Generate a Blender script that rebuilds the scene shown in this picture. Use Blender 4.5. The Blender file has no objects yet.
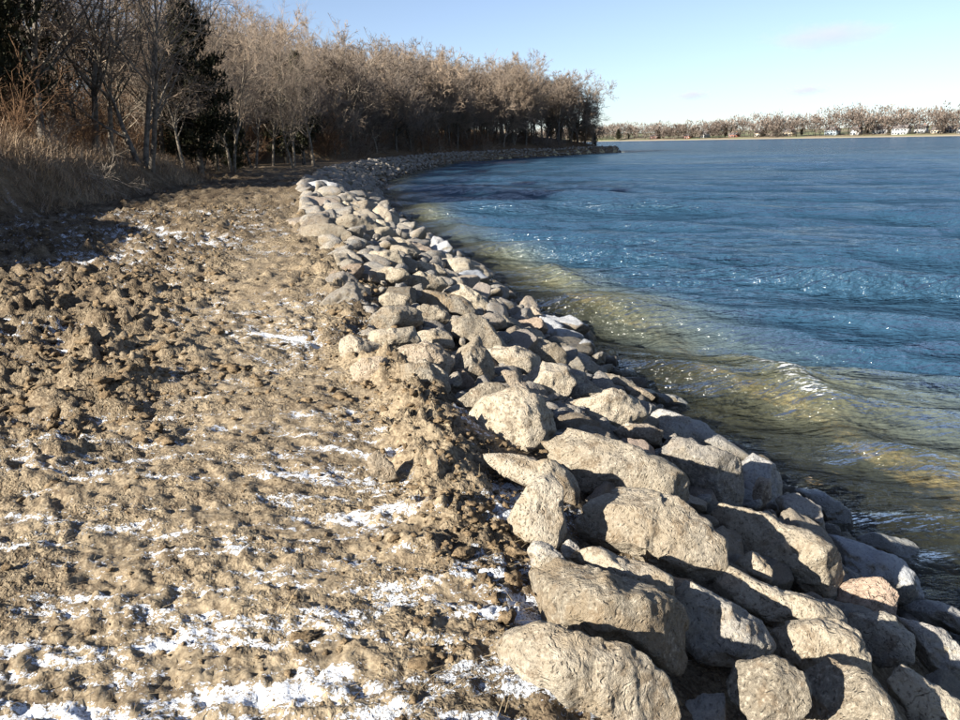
import bpy, math, time
import numpy as np
from mathutils import Matrix, Vector
T0 = time.time()
sc = bpy.context.scene
C = sc.collection
R = math.radians

# ------------------------------------------------------------------ camera
F, HZ = 753.0, 2.9                      # focal length in photo pixels (960 wide), eye height over the water
PITCH, ROLL = R(16.17), R(1.1)
fwd = np.array([0, math.cos(PITCH), -math.sin(PITCH)])
rt0 = np.array([1.0, 0, 0]); up0 = np.cross(rt0, fwd)
rt = rt0*math.cos(ROLL) - up0*math.sin(ROLL)
up = up0*math.cos(ROLL) + rt0*math.sin(ROLL)
EYE = np.array([0, 0, HZ])
cam = bpy.data.objects.new('camera', bpy.data.cameras.new('camera'))
C.objects.link(cam); sc.camera = cam
cam.data.sensor_width = 36; cam.data.lens = F/960*36
cam.data.clip_start = 0.05; cam.data.clip_end = 20000
cam.matrix_world = Matrix(((rt[0], up[0], -fwd[0], 0), (rt[1], up[1], -fwd[1], 0), (rt[2], up[2], -fwd[2], HZ), (0, 0, 0, 1)))

# ------------------------------------------------------------------ sky, sun, exposure
SUN_EL = R(25); SUN_DIR = np.array([-0.80, -0.60])          # where the sun stands, seen from above
SUN_DIR = SUN_DIR/np.linalg.norm(SUN_DIR)
w = bpy.data.worlds.new('World'); sc.world = w; w.use_nodes = True
nt = w.node_tree; bgn = nt.nodes['Background']
sky = nt.nodes.new('ShaderNodeTexSky'); sky.sky_type = 'NISHITA'; sky.sun_disc = False
sky.sun_elevation = SUN_EL; sky.sun_rotation = math.atan2(SUN_DIR[0], SUN_DIR[1])
sky.air_density = 0.9; sky.dust_density = 0.25; sky.ozone_density = 4.5
tint = nt.nodes.new('ShaderNodeMix'); tint.data_type = 'RGBA'; tint.blend_type = 'MULTIPLY'; tint.inputs[0].default_value = 1.0; tint.inputs[7].default_value = (1.0, .985, 1.04, 1)
nt.links.new(sky.outputs[0], tint.inputs[6]); hs_ = nt.nodes.new('ShaderNodeHueSaturation'); hs_.inputs['Saturation'].default_value = .80; nt.links.new(tint.outputs[2], hs_.inputs['Color']); nt.links.new(hs_.outputs[0], bgn.inputs[0]); bgn.inputs[1].default_value = 0.050
sl = bpy.data.lights.new('sun', 'SUN'); sl.energy = 5.0; sl.angle = R(0.5); sl.color = (1.0, 0.94, 0.83)
sun = bpy.data.objects.new('sun', sl); C.objects.link(sun)
sd = Vector((SUN_DIR[0]*math.cos(SUN_EL), SUN_DIR[1]*math.cos(SUN_EL), math.sin(SUN_EL)))
sun.rotation_euler = sd.to_track_quat('Z', 'Y').to_euler()
vs = sc.view_settings; vs.view_transform = 'Standard'; vs.look = 'None'; vs.gamma = 1.0
vs.use_curve_mapping = False; vs.exposure = 1.68
sc.cycles.use_denoising = True
sc.cycles.max_bounces = 5; sc.cycles.volume_bounces = 1; sc.cycles.volume_max_steps = 48; sc.cycles.diffuse_bounces = 3; sc.cycles.glossy_bounces = 2
sc.cycles.transparent_max_bounces = 8; sc.cycles.caustics_reflective = False; sc.cycles.caustics_refractive = False

# ------------------------------------------------------------------ pixel helpers (a pixel only gives a direction)
def ray(px, py): return fwd + rt*((px-480)/F) + up*((360-py)/F)
def on_z(px, py, z=0.0):
    d = ray(px, py); return EYE + d*((z-HZ)/d[2])

# ------------------------------------------------------------------ noise
def _hash(*a):
    h = np.zeros(a[0].shape, np.uint32)
    for k, c in zip((374761393, 668265263, 2147483647, 1274126177), a):
        h = h ^ (c.astype(np.int64) & 0xffffffff).astype(np.uint32)*np.uint32(k)
        h = (h ^ (h >> np.uint32(13)))*np.uint32(1274126177)
    return (h ^ (h >> np.uint32(16))).astype(np.float64)/4294967295.0
def noise(P, seed=0):
    """value noise in -1..1, P (N,2) or (N,3)"""
    I = np.floor(P); f = P-I; f = f*f*f*(f*(f*6-15)+10); I = I.astype(np.int64)
    D = P.shape[1]; out = np.zeros(len(P)); s = np.full(len(P), seed, np.int64)
    for c in range(1 << D):
        wgt = np.ones(len(P)); ix = []
        for k in range(D):
            b = (c >> k) & 1; ix.append(I[:, k]+b); wgt = wgt*(f[:, k] if b else 1-f[:, k])
        out += wgt*_hash(s, *ix)
    return out*2-1
def fbm(P, oct=4, seed=0, gain=0.5, lac=2.03):
    o = np.zeros(len(P)); a = 1.0; P = P.copy()
    for i in range(oct):
        o += a*noise(P, seed+i*17); P = P*lac+3.7; a *= gain
    return o
def worley(P, seed=0):
    """F1, F2 distance and the random value of the nearest cell, 2-D"""
    I = np.floor(P).astype(np.int64); n = len(P)
    f1 = np.full(n, 9.0); f2 = np.full(n, 9.0); v = np.zeros(n); s = np.full(n, seed, np.int64)
    for i in (-1, 0, 1):
        for j in (-1, 0, 1):
            a, b = I[:, 0]+i, I[:, 1]+j
            d = np.hypot(a+_hash(s, a, b)-P[:, 0], b+_hash(s+7, a, b)-P[:, 1])
            near = d < f1
            f2 = np.where(near, f1, np.minimum(f2, d)); v = np.where(near, _hash(s+13, a, b), v); f1 = np.where(near, d, f1)
    return f1, f2, v
def sstep(a, b, x):
    t = np.clip((x-a)/(b-a), 0, 1); return t*t*(3-2*t)

# ------------------------------------------------------------------ mesh and object helpers
def mesh_np(name, V, Fc, smooth=True, attrs=None, mats=()):
    """Fc: (n,3) or (n,4) int array"""
    me = bpy.data.meshes.new(name); V = np.asarray(V, np.float32); Fc = np.asarray(Fc, np.int32)
    nf, k = Fc.shape
    me.vertices.add(len(V)); me.vertices.foreach_set('co', V.ravel())
    me.loops.add(nf*k); me.loops.foreach_set('vertex_index', Fc.ravel())
    me.polygons.add(nf); me.polygons.foreach_set('loop_start', np.arange(0, nf*k, k, dtype=np.int32))
    try: me.polygons.foreach_set('loop_total', np.full(nf, k, np.int32))
    except Exception: pass
    if smooth: me.polygons.foreach_set('use_smooth', np.ones(nf, bool))
    for a, val in (attrs or {}).items():
        val = np.asarray(val, np.float32)
        at = me.attributes.new(a, 'FLOAT', 'POINT'); at.data.foreach_set('value', val)
    for m in mats: me.materials.append(m)
    me.update(); me.validate(); return me
def add(name, me, loc=(0, 0, 0), parent=None, label=None, cat=None, group=None, kind=None, rz=0.0, sc_=1.0):
    o = bpy.data.objects.new(name, me); C.objects.link(o)
    o.location = [float(q) for q in loc]; o.rotation_euler = (0, 0, float(rz))
    o.scale = (sc_,)*3 if np.isscalar(sc_) else sc_
    if parent is not None: o.parent = parent
    if label: o['label'] = label
    if cat: o['category'] = cat
    if group: o['group'] = group
    if kind: o['kind'] = kind
    return o
class Node:
    """tiny node-graph helper"""
    def __init__(s, name):
        s.m = bpy.data.materials.new(name); s.m.use_nodes = True; s.t = s.m.node_tree
        s.b = s.t.nodes['Principled BSDF']; s.out = s.t.nodes['Material Output']
    def n(s, typ, ins=None, **kw):
        nd = s.t.nodes.new('ShaderNode'+typ)
        for k, v in kw.items(): setattr(nd, k, v)
        for k, v in (ins or {}).items(): s.set(nd.inputs[k], v)
        return nd
    def set(s, sock, v):
        if isinstance(v, bpy.types.NodeSocket): s.t.links.new(v, sock)
        elif isinstance(v, bpy.types.Node): s.t.links.new(v.outputs[0], sock)
        else:
            if isinstance(v, tuple) and len(v) == 3 and sock.type == 'RGBA': v = v+(1,)
            sock.default_value = v
    def math(s, op, a, b=0.0, c=None, clamp=False):
        nd = s.n('Math', operation=op, use_clamp=clamp); s.set(nd.inputs[0], a); s.set(nd.inputs[1], b)
        if c is not None: s.set(nd.inputs[2], c)
        return nd.outputs[0]
    def mix(s, f, a, b, blend='MIX'):
        nd = s.n('Mix', data_type='RGBA', blend_type=blend); s.set(nd.inputs[0], f); s.set(nd.inputs[6], a); s.set(nd.inputs[7], b)
        return nd.outputs[2]
    def ramp(s, v, a, b, lo=0.0, hi=1.0):
        nd = s.n('MapRange', interpolation_type='SMOOTHSTEP')
        for i, q in enumerate((v, a, b, lo, hi)): s.set(nd.inputs[i], q)
        return nd.outputs[0]
    def noise(s, vec, scale, detail=4, rough=0.55, dist=0.0):
        nd = s.n('TexNoise', {'Scale': scale, 'Detail': detail, 'Roughness': rough, 'Distortion': dist})
        if vec is not None: s.set(nd.inputs['Vector'], vec)
        return nd.outputs[0]
    def attr(s, name, typ='GEOMETRY'):
        return s.n('Attribute', attribute_name=name, attribute_type=typ).outputs['Fac']
    def bump(s, h, strength, dist, normal=None):
        nd = s.n('Bump', {'Strength': strength, 'Distance': dist, 'Height': h})
        if normal is not None: s.set(nd.inputs['Normal'], normal)
        return nd.outputs[0]
    def pos(s): return s.n('NewGeometry').outputs['Position']
    def scaled(s, vec, v):
        nd = s.n('VectorMath', operation='MULTIPLY'); s.set(nd.inputs[0], vec); s.set(nd.inputs[1], v); return nd.outputs[0]

# ------------------------------------------------------------------ materials
def mat_ground():
    g = Node('frozen_mud'); p = g.pos()
    big = g.noise(p, 0.9, 3); mid = g.noise(p, 7, 5, 0.6); fine = g.noise(p, 45, 5, 0.65); grit = g.noise(p, 170, 3, 0.7)
    col = g.mix(g.ramp(big, .35, .65), (.170, .130, .084), (.220, .174, .116))
    col = g.mix(g.ramp(mid, .42, .68), col, (.110, .082, .053))
    col = g.mix(g.ramp(fine, .46, .66, 0, .75), col, (.31, .25, .170))
    col = g.mix(g.ramp(fine, .50, .30, 0, .85), col, (.065, .046, .030))
    damp = g.math('MULTIPLY', g.attr('damp'), g.ramp(g.noise(p, 1.7, 5, .65), .36, .60, .25, 1.0)); col = g.mix(damp, col, g.mix(1.0, col, (.40, .36, .33), 'MULTIPLY'))
    litter = g.attr('litter')
    lf = g.mix(g.ramp(g.noise(p, 12, 5, .7), .35, .65), (.085, .058, .036), (.22, .145, .080))
    col = g.mix(litter, col, lf)
    # thin wind-blown snow: a mask from the mesh, broken up at its edge
    sn = g.attr('snow')
    edge = g.math('ADD', g.math('MULTIPLY', g.noise(g.scaled(p, (15, 52, 40)), 1.0, 6, .75), .62), g.math('MULTIPLY', g.noise(g.scaled(p, (80, 110, 100)), 1.0, 4, .7), .4))
    s1 = g.math('ADD', sn, g.math('MULTIPLY', g.math('SUBTRACT', edge, .5), 3.0))
    s1 = g.math('SUBTRACT', s1, g.math('MULTIPLY', g.ramp(fine, .46, .60), .34))
    mask = g.math('MULTIPLY', g.ramp(s1, .42, .54, 0, .95), g.ramp(g.noise(p, 120, 3, .7), .36, .50, .25, 1.0))
    col = g.mix(mask, col, (.58, .61, .66))
    g.set(g.b.inputs['Base Color'], col); g.set(g.b.inputs['Roughness'], .92); g.set(g.b.inputs['Specular IOR Level'], .15)
    vo = g.n('TexVoronoi', {'Scale': 62.0, 'Randomness': 1.0}); wv = g.n('VectorMath', operation='ADD'); g.set(wv.inputs[0], p); nc_ = g.n('TexNoise', {'Scale': 30.0, 'Detail': 3.0}); g.set(nc_.inputs['Vector'], p)
    g.set(wv.inputs[1], g.scaled(nc_.outputs['Color'], (.03, .03, .03))); g.set(vo.inputs['Vector'], wv.outputs[0]); crumb = g.ramp(vo.outputs[0], .62, .05)
    h = g.math('ADD', g.math('MULTIPLY', mid, .6), g.math('ADD', g.math('MULTIPLY', fine, .34), g.math('MULTIPLY', grit, .07)))
    vo2 = g.n('TexVoronoi', {'Scale': 19.0}); g.set(vo2.inputs['Vector'], wv.outputs[0]); h = g.math('ADD', h, g.math('MULTIPLY', g.ramp(vo2.outputs[0], .6, .05), g.ramp(big, .42, .58, .05, .5)))
    h = g.math('ADD', h, g.math('MULTIPLY', crumb, .15))
    h = g.math('MULTIPLY', h, g.ramp(mask, 0, 1, 1, .55))
    g.set(g.b.inputs['Normal'], g.bump(h, g.math('MULTIPLY', g.ramp(g.noise(p, 2.3, 4, .6), .38, .60, .28, 1.0), g.ramp(g.attr('pressed'), .1, .9, 1.0, .50)), .085)); return g.m
def mat_clod():
    g = Node('mud_clod'); p = g.pos()
    fine = g.noise(p, 38, 5, .65); big = g.noise(p, 2.2, 3)
    col = g.mix(g.ramp(fine, .35, .65), (.10, .070, .042), (.285, .210, .128))
    col = g.mix(g.ramp(big, .4, .65, 0, .5), col, (.15, .105, .062))
    g.set(g.b.inputs['Base Color'], col); g.set(g.b.inputs['Roughness'], .95); g.set(g.b.inputs['Specular IOR Level'], .1)
    g.set(g.b.inputs['Normal'], g.bump(g.noise(p, 60, 5, .7), .8, .03)); return g.m
def mat_rock():
    g = Node('limestone_boulder')
    oi = g.n('ObjectInfo'); rnd = oi.outputs['Random']
    off = g.n('CombineXYZ', {0: g.math('MULTIPLY', rnd, 71.0), 1: g.math('MULTIPLY', rnd, 37.0), 2: g.math('MULTIPLY', rnd, 53.0)})
    tc = g.n('TexCoord').outputs['Object']
    vm = g.n('VectorMath', operation='ADD'); g.set(vm.inputs[0], tc); g.set(vm.inputs[1], off.outputs[0]); p = vm.outputs[0]
    big = g.noise(p, 3.0, 4, .6); mid = g.noise(p, 11, 5, .65); fine = g.noise(p, 55, 5, .7)
    tone = g.attr('tone', 'OBJECT')
    base = g.mix(tone, (.40, .338, .250), (.27, .258, .238))
    base = g.mix(g.ramp(big, .35, .68), base, (.47, .41, .315))
    rv = g.math('MULTIPLY_ADD', rnd, .52, .50); base = g.mix(1.0, base, g.n('CombineColor', {0: rv, 1: rv, 2: rv}).outputs[0], 'MULTIPLY')
    base = g.mix(g.attr('pink', 'OBJECT'), base, (.42, .30, .225))
    base = g.mix(g.ramp(mid, .50, .66, 0, .85), base, (.175, .132, .088))
    base = g.mix(g.ramp(fine, .50, .68, 0, .75), base, (.50, .44, .345))
    base = g.mix(g.ramp(fine, .45, .34, 0, .9), base, (.085, .068, .048))
    base = g.mix(g.math('MULTIPLY', g.ramp(g.noise(p, 26, 4, .7), .60, .70), g.ramp(big, .40, .55)), base, (.07, .055, .040))
    # vein-like cracks
    vo = g.n('TexVoronoi', {'Scale': 5.0}, feature='DISTANCE_TO_EDGE')
    wv = g.n('VectorMath', operation='ADD'); g.set(wv.inputs[0], p)
    ncol = g.n('TexNoise', {'Scale': 4.0, 'Detail': 4.0}); g.set(ncol.inputs['Vector'], p)
    g.set(wv.inputs[1], g.scaled(ncol.outputs['Color'], (.5, .5, .5))); g.set(vo.inputs['Vector'], wv.outputs[0])
    crack = g.math('MULTIPLY', g.ramp(vo.outputs[0], .028, .0), g.ramp(big, .55, .66))
    base = g.mix(g.math('MULTIPLY', crack, .35), base, (.06, .048, .035))
    geo = g.n('NewGeometry'); xyz = g.n('SeparateXYZ', {0: geo.outputs['Position']}); nz = g.n('SeparateXYZ', {0: geo.outputs['Normal']}).outputs[2]
    mudm = g.math('MULTIPLY', g.attr('mud', 'OBJECT'), g.ramp(g.noise(p, 6, 5, .65), .40, .62))
    base = g.mix(mudm, base, (.195, .140, .082))
    frost = g.math('MULTIPLY', g.attr('frost', 'OBJECT'), g.ramp(g.math('ADD', nz, g.math('MULTIPLY', g.math('SUBTRACT', mid, .5), 1.6)), .1, .6))
    base = g.mix(frost, base, (.46, .49, .54))
    wet = g.ramp(g.math('ADD', xyz.outputs[2], g.math('MULTIPLY', g.math('SUBTRACT', mid, .5), .3)), .42, .14)
    base = g.mix(g.math('MULTIPLY', wet, .80), base, g.mix(1.0, base, (.30, .26, .18), 'MULTIPLY'))
    g.set(g.b.inputs['Base Color'], base)
    g.set(g.b.inputs['Roughness'], g.math('SUBTRACT', .88, g.math('ADD', g.math('MULTIPLY', wet, .55), g.math('MULTIPLY', frost, .35))))
    g.set(g.b.inputs['Specular IOR Level'], .3)
    vp = g.n('TexVoronoi', {'Scale': 34.0}); g.set(vp.inputs['Vector'], wv.outputs[0])
    pits = g.ramp(vp.outputs[0], .0, .38)
    h = g.math('ADD', g.math('MULTIPLY', g.noise(p, 8, 3, .45), .55), g.math('ADD', g.math('MULTIPLY', fine, .42), g.math('MULTIPLY', pits, .22)))
    h = g.math('ADD', h, g.math('MULTIPLY', g.noise(p, 130, 3, .7), .10))
    h = g.math('SUBTRACT', h, g.math('MULTIPLY', crack, .25))
    g.set(g.b.inputs['Normal'], g.bump(h, 1.0, .052)); return g.m
def mat_bed():
    g = Node('lake_bed'); p = g.pos()
    n1 = g.noise(p, 1.6, 3); n2 = g.noise(p, 9, 5)
    col = g.mix(g.ramp(n1, .38, .62), (.31, .24, .12), (.55, .45, .26)); col = g.mix(g.ramp(n2, .45, .7, 0, .6), col, (.07, .055, .03))
    g.set(g.b.inputs['Base Color'], col); g.set(g.b.inputs['Roughness'], .9); g.set(g.b.inputs['Normal'], g.bump(n2, .7, .08)); return g.m
def mat_water():
    g = Node('lake_water'); p = g.pos()
    dep = g.attr('depth'); cr = g.attr('crest')
    # ripples in metres; drawn out along the crests
    v1 = g.n('Mapping', {'Rotation': (0, 0, R(-16)), 'Scale': (.55, 1.5, 1)}); g.set(v1.inputs[0], p)
    a = g.noise(v1.outputs[0], 1.1, 4, .62); b = g.noise(v1.outputs[0], 4.6, 3, .6, .3); c = g.noise(v1.outputs[0], 13, 3, .6)
    a0 = g.noise(v1.outputs[0], .28, 3, .6)
    h = g.math('ADD', g.math('MULTIPLY', a0, 1.5), g.math('ADD', g.math('MULTIPLY', a, 1.15), g.math('ADD', g.math('MULTIPLY', b, .48), g.math('MULTIPLY', c, .12))))
    vg = g.n('Mapping', {'Rotation': (0, 0, R(-6)), 'Scale': (.022, .085, 1)}); g.set(vg.inputs[0], p)
    gust = g.noise(vg.outputs[0], 1.0, 4, .65)
    nrm = g.bump(h, g.ramp(gust, .32, .66, .55, .90), .62)
    fr = g.n('Fresnel', {'IOR': 1.333}); g.set(fr.inputs['Normal'], nrm)
    gl = g.n('BsdfGlossy', {'Color': (1, 1, 1), 'Roughness': .10}); g.set(gl.inputs['Normal'], nrm)
    body = g.mix(g.ramp(dep, .35, 2.1), (.150, .150, .088), (.024, .060, .100))
    body = g.mix(g.ramp(gust, .60, .40, 0, .55), body, (.013, .040, .074))
    df = g.n('BsdfDiffuse', {'Color': body}); g.set(df.inputs['Normal'], nrm)
    tr = g.n('BsdfTransparent', {'Color': (.93, .90, .74)})
    m1 = g.n('MixShader'); g.set(m1.inputs[0], g.ramp(dep, -.05, 1.5, .04, 1.0)); g.t.links.new(tr.outputs[0], m1.inputs[1]); g.t.links.new(df.outputs[0], m1.inputs[2])
    m2 = g.n('MixShader'); g.set(m2.inputs[0], fr); g.t.links.new(m1.outputs[0], m2.inputs[1]); g.t.links.new(gl.outputs[0], m2.inputs[2])
    foam = g.n('BsdfDiffuse', {'Color': (.8, .82, .84)})
    fm = g.math('MULTIPLY', g.ramp(cr, .62, 1.0), g.ramp(g.noise(v1.outputs[0], 14, 5, .75), .52, .62))
    vc = g.n('Mapping', {'Rotation': (0, 0, R(-10)), 'Scale': (.30, 1.0, 1)}); g.set(vc.inputs[0], p)
    cap = g.math('MULTIPLY', g.ramp(g.noise(vc.outputs[0], .55, 5, .75), .70, .74), g.ramp(dep, 2.2, 2.8))
    fm = g.math('MAXIMUM', fm, g.math('MULTIPLY', cap, .7))
    m3 = g.n('MixShader'); g.set(m3.inputs[0], fm); g.t.links.new(m2.outputs[0], m3.inputs[1]); g.t.links.new(foam.outputs[0], m3.inputs[2])
    g.t.nodes.remove(g.b); g.t.links.new(m3.outputs[0], g.out.inputs['Surface']); return g.m
def mat_simple(name, c1, c2, scale=8, rough=.9, bump=.0, rnd=0.0, spec=.2, attr=None):
    g = Node(name); tc = g.n('TexCoord').outputs['Object']
    col = g.mix(g.ramp(g.noise(tc, scale, 4, .6), .35, .65), c1, c2)
    if attr: col = g.mix(g.attr(attr), c1, c2)
    if rnd:
        r_ = g.n('ObjectInfo').outputs['Random']
        col = g.mix(1.0, col, g.n('CombineColor', {0: g.math('MULTIPLY_ADD', r_, rnd, 1-rnd/2), 1: g.math('MULTIPLY_ADD', r_, rnd*.9, 1-rnd*.45), 2: g.math('MULTIPLY_ADD', r_, rnd*.7, 1-rnd*.35)}).outputs[0], 'MULTIPLY')
    g.set(g.b.inputs['Base Color'], col); g.set(g.b.inputs['Roughness'], rough); g.set(g.b.inputs['Specular IOR Level'], spec)
    if bump: g.set(g.b.inputs['Normal'], g.bump(g.noise(tc, scale*4, 4, .6), bump, .02))
    return g.m
M_GROUND, M_CLOD, M_ROCK, M_BED, M_WATER = mat_ground(), mat_clod(), mat_rock(), mat_bed(), mat_water()
M_BARK = mat_simple('grey_bark', (.085, .072, .058), (.21, .178, .140), 6, .9, .6, .5)
M_TWIG = mat_simple('bare_twigs', (.17, .13, .10), (.27, .215, .165), 1.2, .9, 0, .7)
M_NEEDLE = mat_simple('cedar_needles', (.018, .022, .011), (.058, .054, .028), 3, .8, 0, .4, attr='shade')
M_GRASS = mat_simple('dry_grass', (.20, .130, .080), (.58, .44, .30), 2, .85, attr='shade')
M_BRUSH = mat_simple('brown_brush', (.11, .062, .035), (.21, .125, .070), 2, .9, 0, .6)
M_STRAW = mat_simple('straw_bits', (.10, .07, .045), (.36, .28, .17), 2, .9, attr='shade')
M_DEADWOOD = mat_simple('weathered_branch', (.25, .20, .15), (.40, .34, .27), 9, .9)
M_FARWOOD = mat_simple('far_bare_crowns', (.095, .075, .062), (.19, .152, .126), 2, .95, attr='shade')

# ------------------------------------------------------------------ the lie of the land (metres, z = 0 is the lake)
WY = np.array([-20, 3, 4.5, 6, 7.2, 9.3, 10.5, 12, 14.7, 18.6, 24.2, 29.8, 40, 50, 60, 78, 90, 103, 127, 145, 165, 177, 183, 190, 205, 240, 400])
WX = np.array([3.8, 3.38, 3.25, 3.1, 2.6, 2.28, 2.05, 1.7, .96, .22, -1.43, -2.4, -4.4, -6.1, -6.9, -6.5, -5.7, -4.2, 2.2, 11, 24, 33, 34, 24, -4, -58, -200])
CY = np.array([-20, 1.8, 2.5, 3.1, 3.8, 4.6, 5.2, 5.6, 6, 7.9, 9.9, 13.2, 23, 32, 38.5, 50])
CX = np.array([.0, .04, .10, .05, 0, -.25, -.6, -.95, -1.1, -1.4, -1.7, -2.6, -4.9, -7.1, -7.6, -9.4])
TY = np.array([-20, 17, 22.8, 27, 34, 41, 50, 60, 72, 82, 95, 110, 127, 145, 165, 176, 184, 200, 240, 400])
TX = np.array([-10.2, -10.7, -11.2, -11.6, -12.1, -14, -18, -20.5, -20, -14.5, -12, -7.5, -3.0, 5, 18.5, 27.5, 25, -8, -73, -215])
HY = np.array([-20, 6, 11, 16, 22, 27, 34, 41, 50, 60, 80, 100, 150, 400])
HV = np.array([6.4, 6.3, 5.0, 3.7, 3.2, 2.6, 1.9, 1.3, 1.0, 1.0, 2.3, 1.6, 1.5, 1.5])  # bank rise; unseen left stretch made taller so its shadow reaches across the path
def xw(y): return np.interp(y, WY, WX)
def xc(y): return np.where(y < 50, np.interp(y, CY, CX), xw(y)-np.interp(y, [50, 80, 110, 180], [3.3, 3.0, 1.9, 1.5]))
def xt(y): return np.interp(y, TY, TX)
def land(x, y):
    """smooth height of the ground; the slope under the stones and the lake bed included"""
    c, wl, t = xc(y), xw(y), xt(y)
    z = np.full(np.shape(x), 1.3)
    f = np.clip((x-c)/np.maximum(wl-c, .5), 0, None)
    slope = 1.3-1.55*f**1.3
    deep = -.25-np.interp(y, [4, 8, 15], [.26, .42, .75])*np.clip(x-wl, 0, None)
    zs = np.where(f < 1, slope, np.maximum(deep, -3.0))
    z = np.where(x > c, zs, z)
    b = np.clip((t-x), 0, None)
    z = z + np.interp(y, HY, HV)*(.34*sstep(0, 1.5, b)+.66*np.clip((b-.6)/5.6, 0, 1)) + np.clip(b-6.5, 0, 45)*.13
    return z
def rough_detail(x, y):
    """frozen lumps, tracks and the mud berm pushed up beside the stones"""
    c, t = xc(y), xt(y)
    P = np.stack([x, y], 1)
    inpath = sstep(0.0, .35, c-x)
    flat = np.exp(-(((x-c+.95)/.85)**2))*sstep(15, 7, y)                 # smooth strip the machine ran over
    band = np.exp(-((x-(c-1.2))/.7)**2)*sstep(4, 7, y)*sstep(24, 12, y)
    rgh = np.clip(.16+.9*sstep(4.0, 7.0, y-.25*(x+2))+.45*sstep(-1.2, -2.4, x)*sstep(2.6, 4.2, y)+.5*sstep(6, 9, y)*sstep(-1.6, -2.6, x-c), 0, 1.2)*(1-.72*np.maximum(flat, band*.85))
    wp = P+.10*np.stack([fbm(P*4, 3, 5), fbm(P*4, 3, 6)], 1)
    f1, f2, v = worley(wp*np.interp(y, [3, 6], [5.5, 4.2])[:, None], 3); lump = sstep(0, .55, f2-f1)*v**1.3*1.2*(1+.5*fbm(P*9, 3, 14))
    g1, g2, v2 = worley(wp*11.0, 4); lump2 = sstep(0, .6, g2-g1)*v2*1.2
    row = .5+.5*np.sin((x*.9+y*.35)*2*math.pi/.75+1.5*noise(P*.8, 9))
    h = rgh*(.085*lump*(.35+.65*row)+.036*lump2+.050*fbm(P*6, 5, 11, .62)) + .06*fbm(P*.7, 3, 21)*inpath
    h += .013*fbm(P*16, 5, 31, .68)-.004*np.abs(noise(P*55, 33))
    # berm between y 2.6 and 6
    bl = np.interp(y, [2.4, 2.9, 3.5, 4.3, 5.2, 6.2], [0, .6, 1, .9, .8, 0], left=0, right=0)
    bc = np.interp(y, [2.4, 3.3, 4.2, 5.2, 6.0], [-.17, -.20, -.36, -.62, -1.15])
    q = (x-bc)/.20
    h += bl*np.exp(-q*q)*(.13+.065*fbm(P*8, 5, 41, .55)+.07*lump2)
    # the big clods on the left
    for cx_, cy_, r_, a_ in ((-2.52, 5.0, .24, .10), (-2.75, 4.8, .24, .07), (-2.35, 4.55, .14, .05), (-2.3, 3.55, .25, .05), (-3.1, 5.9, .25, .06)):
        d = np.hypot(x-cx_, y-cy_)/r_; h += a_*np.exp(-d**4)*(1+.3*fbm(P*8, 3, 51))
    return h
SNOW = [(20, 560, .5, .3, .62), (70, 650, .55, .22, .60), (20, 700, .5, .25, .7), (30, 600, .3, .3, .5), (140, 640, .3, .2, .4), (190, 690, .35, .12, .12), (330, 695, .55, .16, .08), (395, 610, .32, .22, .60), (385, 545, .30, .25, .50),
        (470, 640, .22, .3, .42), (320, 492, .16, .12, .55), (400, 470, .12, .14, .5), (85, 470, .28, .22, .6), (90, 360, .45, .25, .62), (40, 455, .5, .2, .45), (150, 378, .18, .14, .5),
        (315, 336, .35, .3, .5), (120, 290, .8, .6, .28), (300, 300, .5, .6, .2), (40, 250, 2.6, 2.4, .75), (150, 220, 2.4, 2.6, .60), (90, 225, 2.5, 2.5, .6), (20, 330, .6, .5, .5), (230, 440, .5, .3, .12), (330, 560, .9, .6, .18), (200, 600, .9, .5, .10), (480, 560, .2, .35, .42), (500, 700, .25, .3, .45), (250, 340, .6, .5, .25), (180, 570, .2, .1, .3), (280, 470, .3, .2, .18)]
def snow_amount(x, y, h):
    s = np.full(len(x), .02)
    for px, py, rx, ry, a in SNOW:
        g = on_z(px, py, 1.3); s += a*np.exp(-((x-g[0])/rx)**2-((y-g[1])/ry)**2)
    P = np.stack([x*1.6, y*3.2], 1)
    s = np.minimum(s*.66+.05+.13*sstep(5.2, 3.2, y), .335)
    s += .36*fbm(P*np.array([2.4, 4.2]), 6, 61, .68)*sstep(0, .30, s+.1) - 4.5*np.clip(h-.012, -.04, .12)
    s = np.where((x > xc(y)+.3) | (y > 36), 0, s)
    return np.clip(s*(1-sstep(0, 2.5, xt(y)-x)), 0, .85)

# ------------------------------------------------------------------ ground sheets (one fan-shaped grid, finest at the feet)
def graded(a, b, steps):
    out = [a]; y = a
    while y < b:
        st = np.interp(y, [s[0] for s in steps], [s[1] for s in steps]); y += st*y; out.append(y)
    return np.array(out)
YY = graded(1.0, 330, [(0, .0045), (8, .005), (25, .008), (80, .02), (330, .04)]) - .8
KK = np.concatenate([-np.geomspace(16, 1.6, 34)[:-1], np.linspace(-1.6, -.80, 42)[:-1], np.linspace(-.80, .14, 230)[:-1], np.linspace(.14, 1.35, 70)])
ky, kk = np.meshgrid(YY, KK, indexing='ij')
GX = (kk*(ky+.8)).ravel(); GY = ky.ravel()
near = GY < 60
hd = np.zeros(len(GX)); pathm = (GX < xc(GY)+.6) & (GX > xt(GY)-1.5) & near
hd[pathm] = rough_detail(GX[pathm], GY[pathm])
GZ = land(GX, GY)
Pg = np.stack([GX, GY], 1)
inland = sstep(-.5, 2.5, xt(GY)-GX)
GZ += hd*(1-inland) + inland*.16*fbm(Pg*1.1, 3, 71)
GZ -= .10*sstep(xc(GY), xc(GY)+.5, GX)*(GX < xw(GY)+2)
GZ += np.where(GX > xc(GY), .05*fbm(Pg*2.5, 3, 81), 0)
sn = snow_amount(GX, GY, hd)
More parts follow.
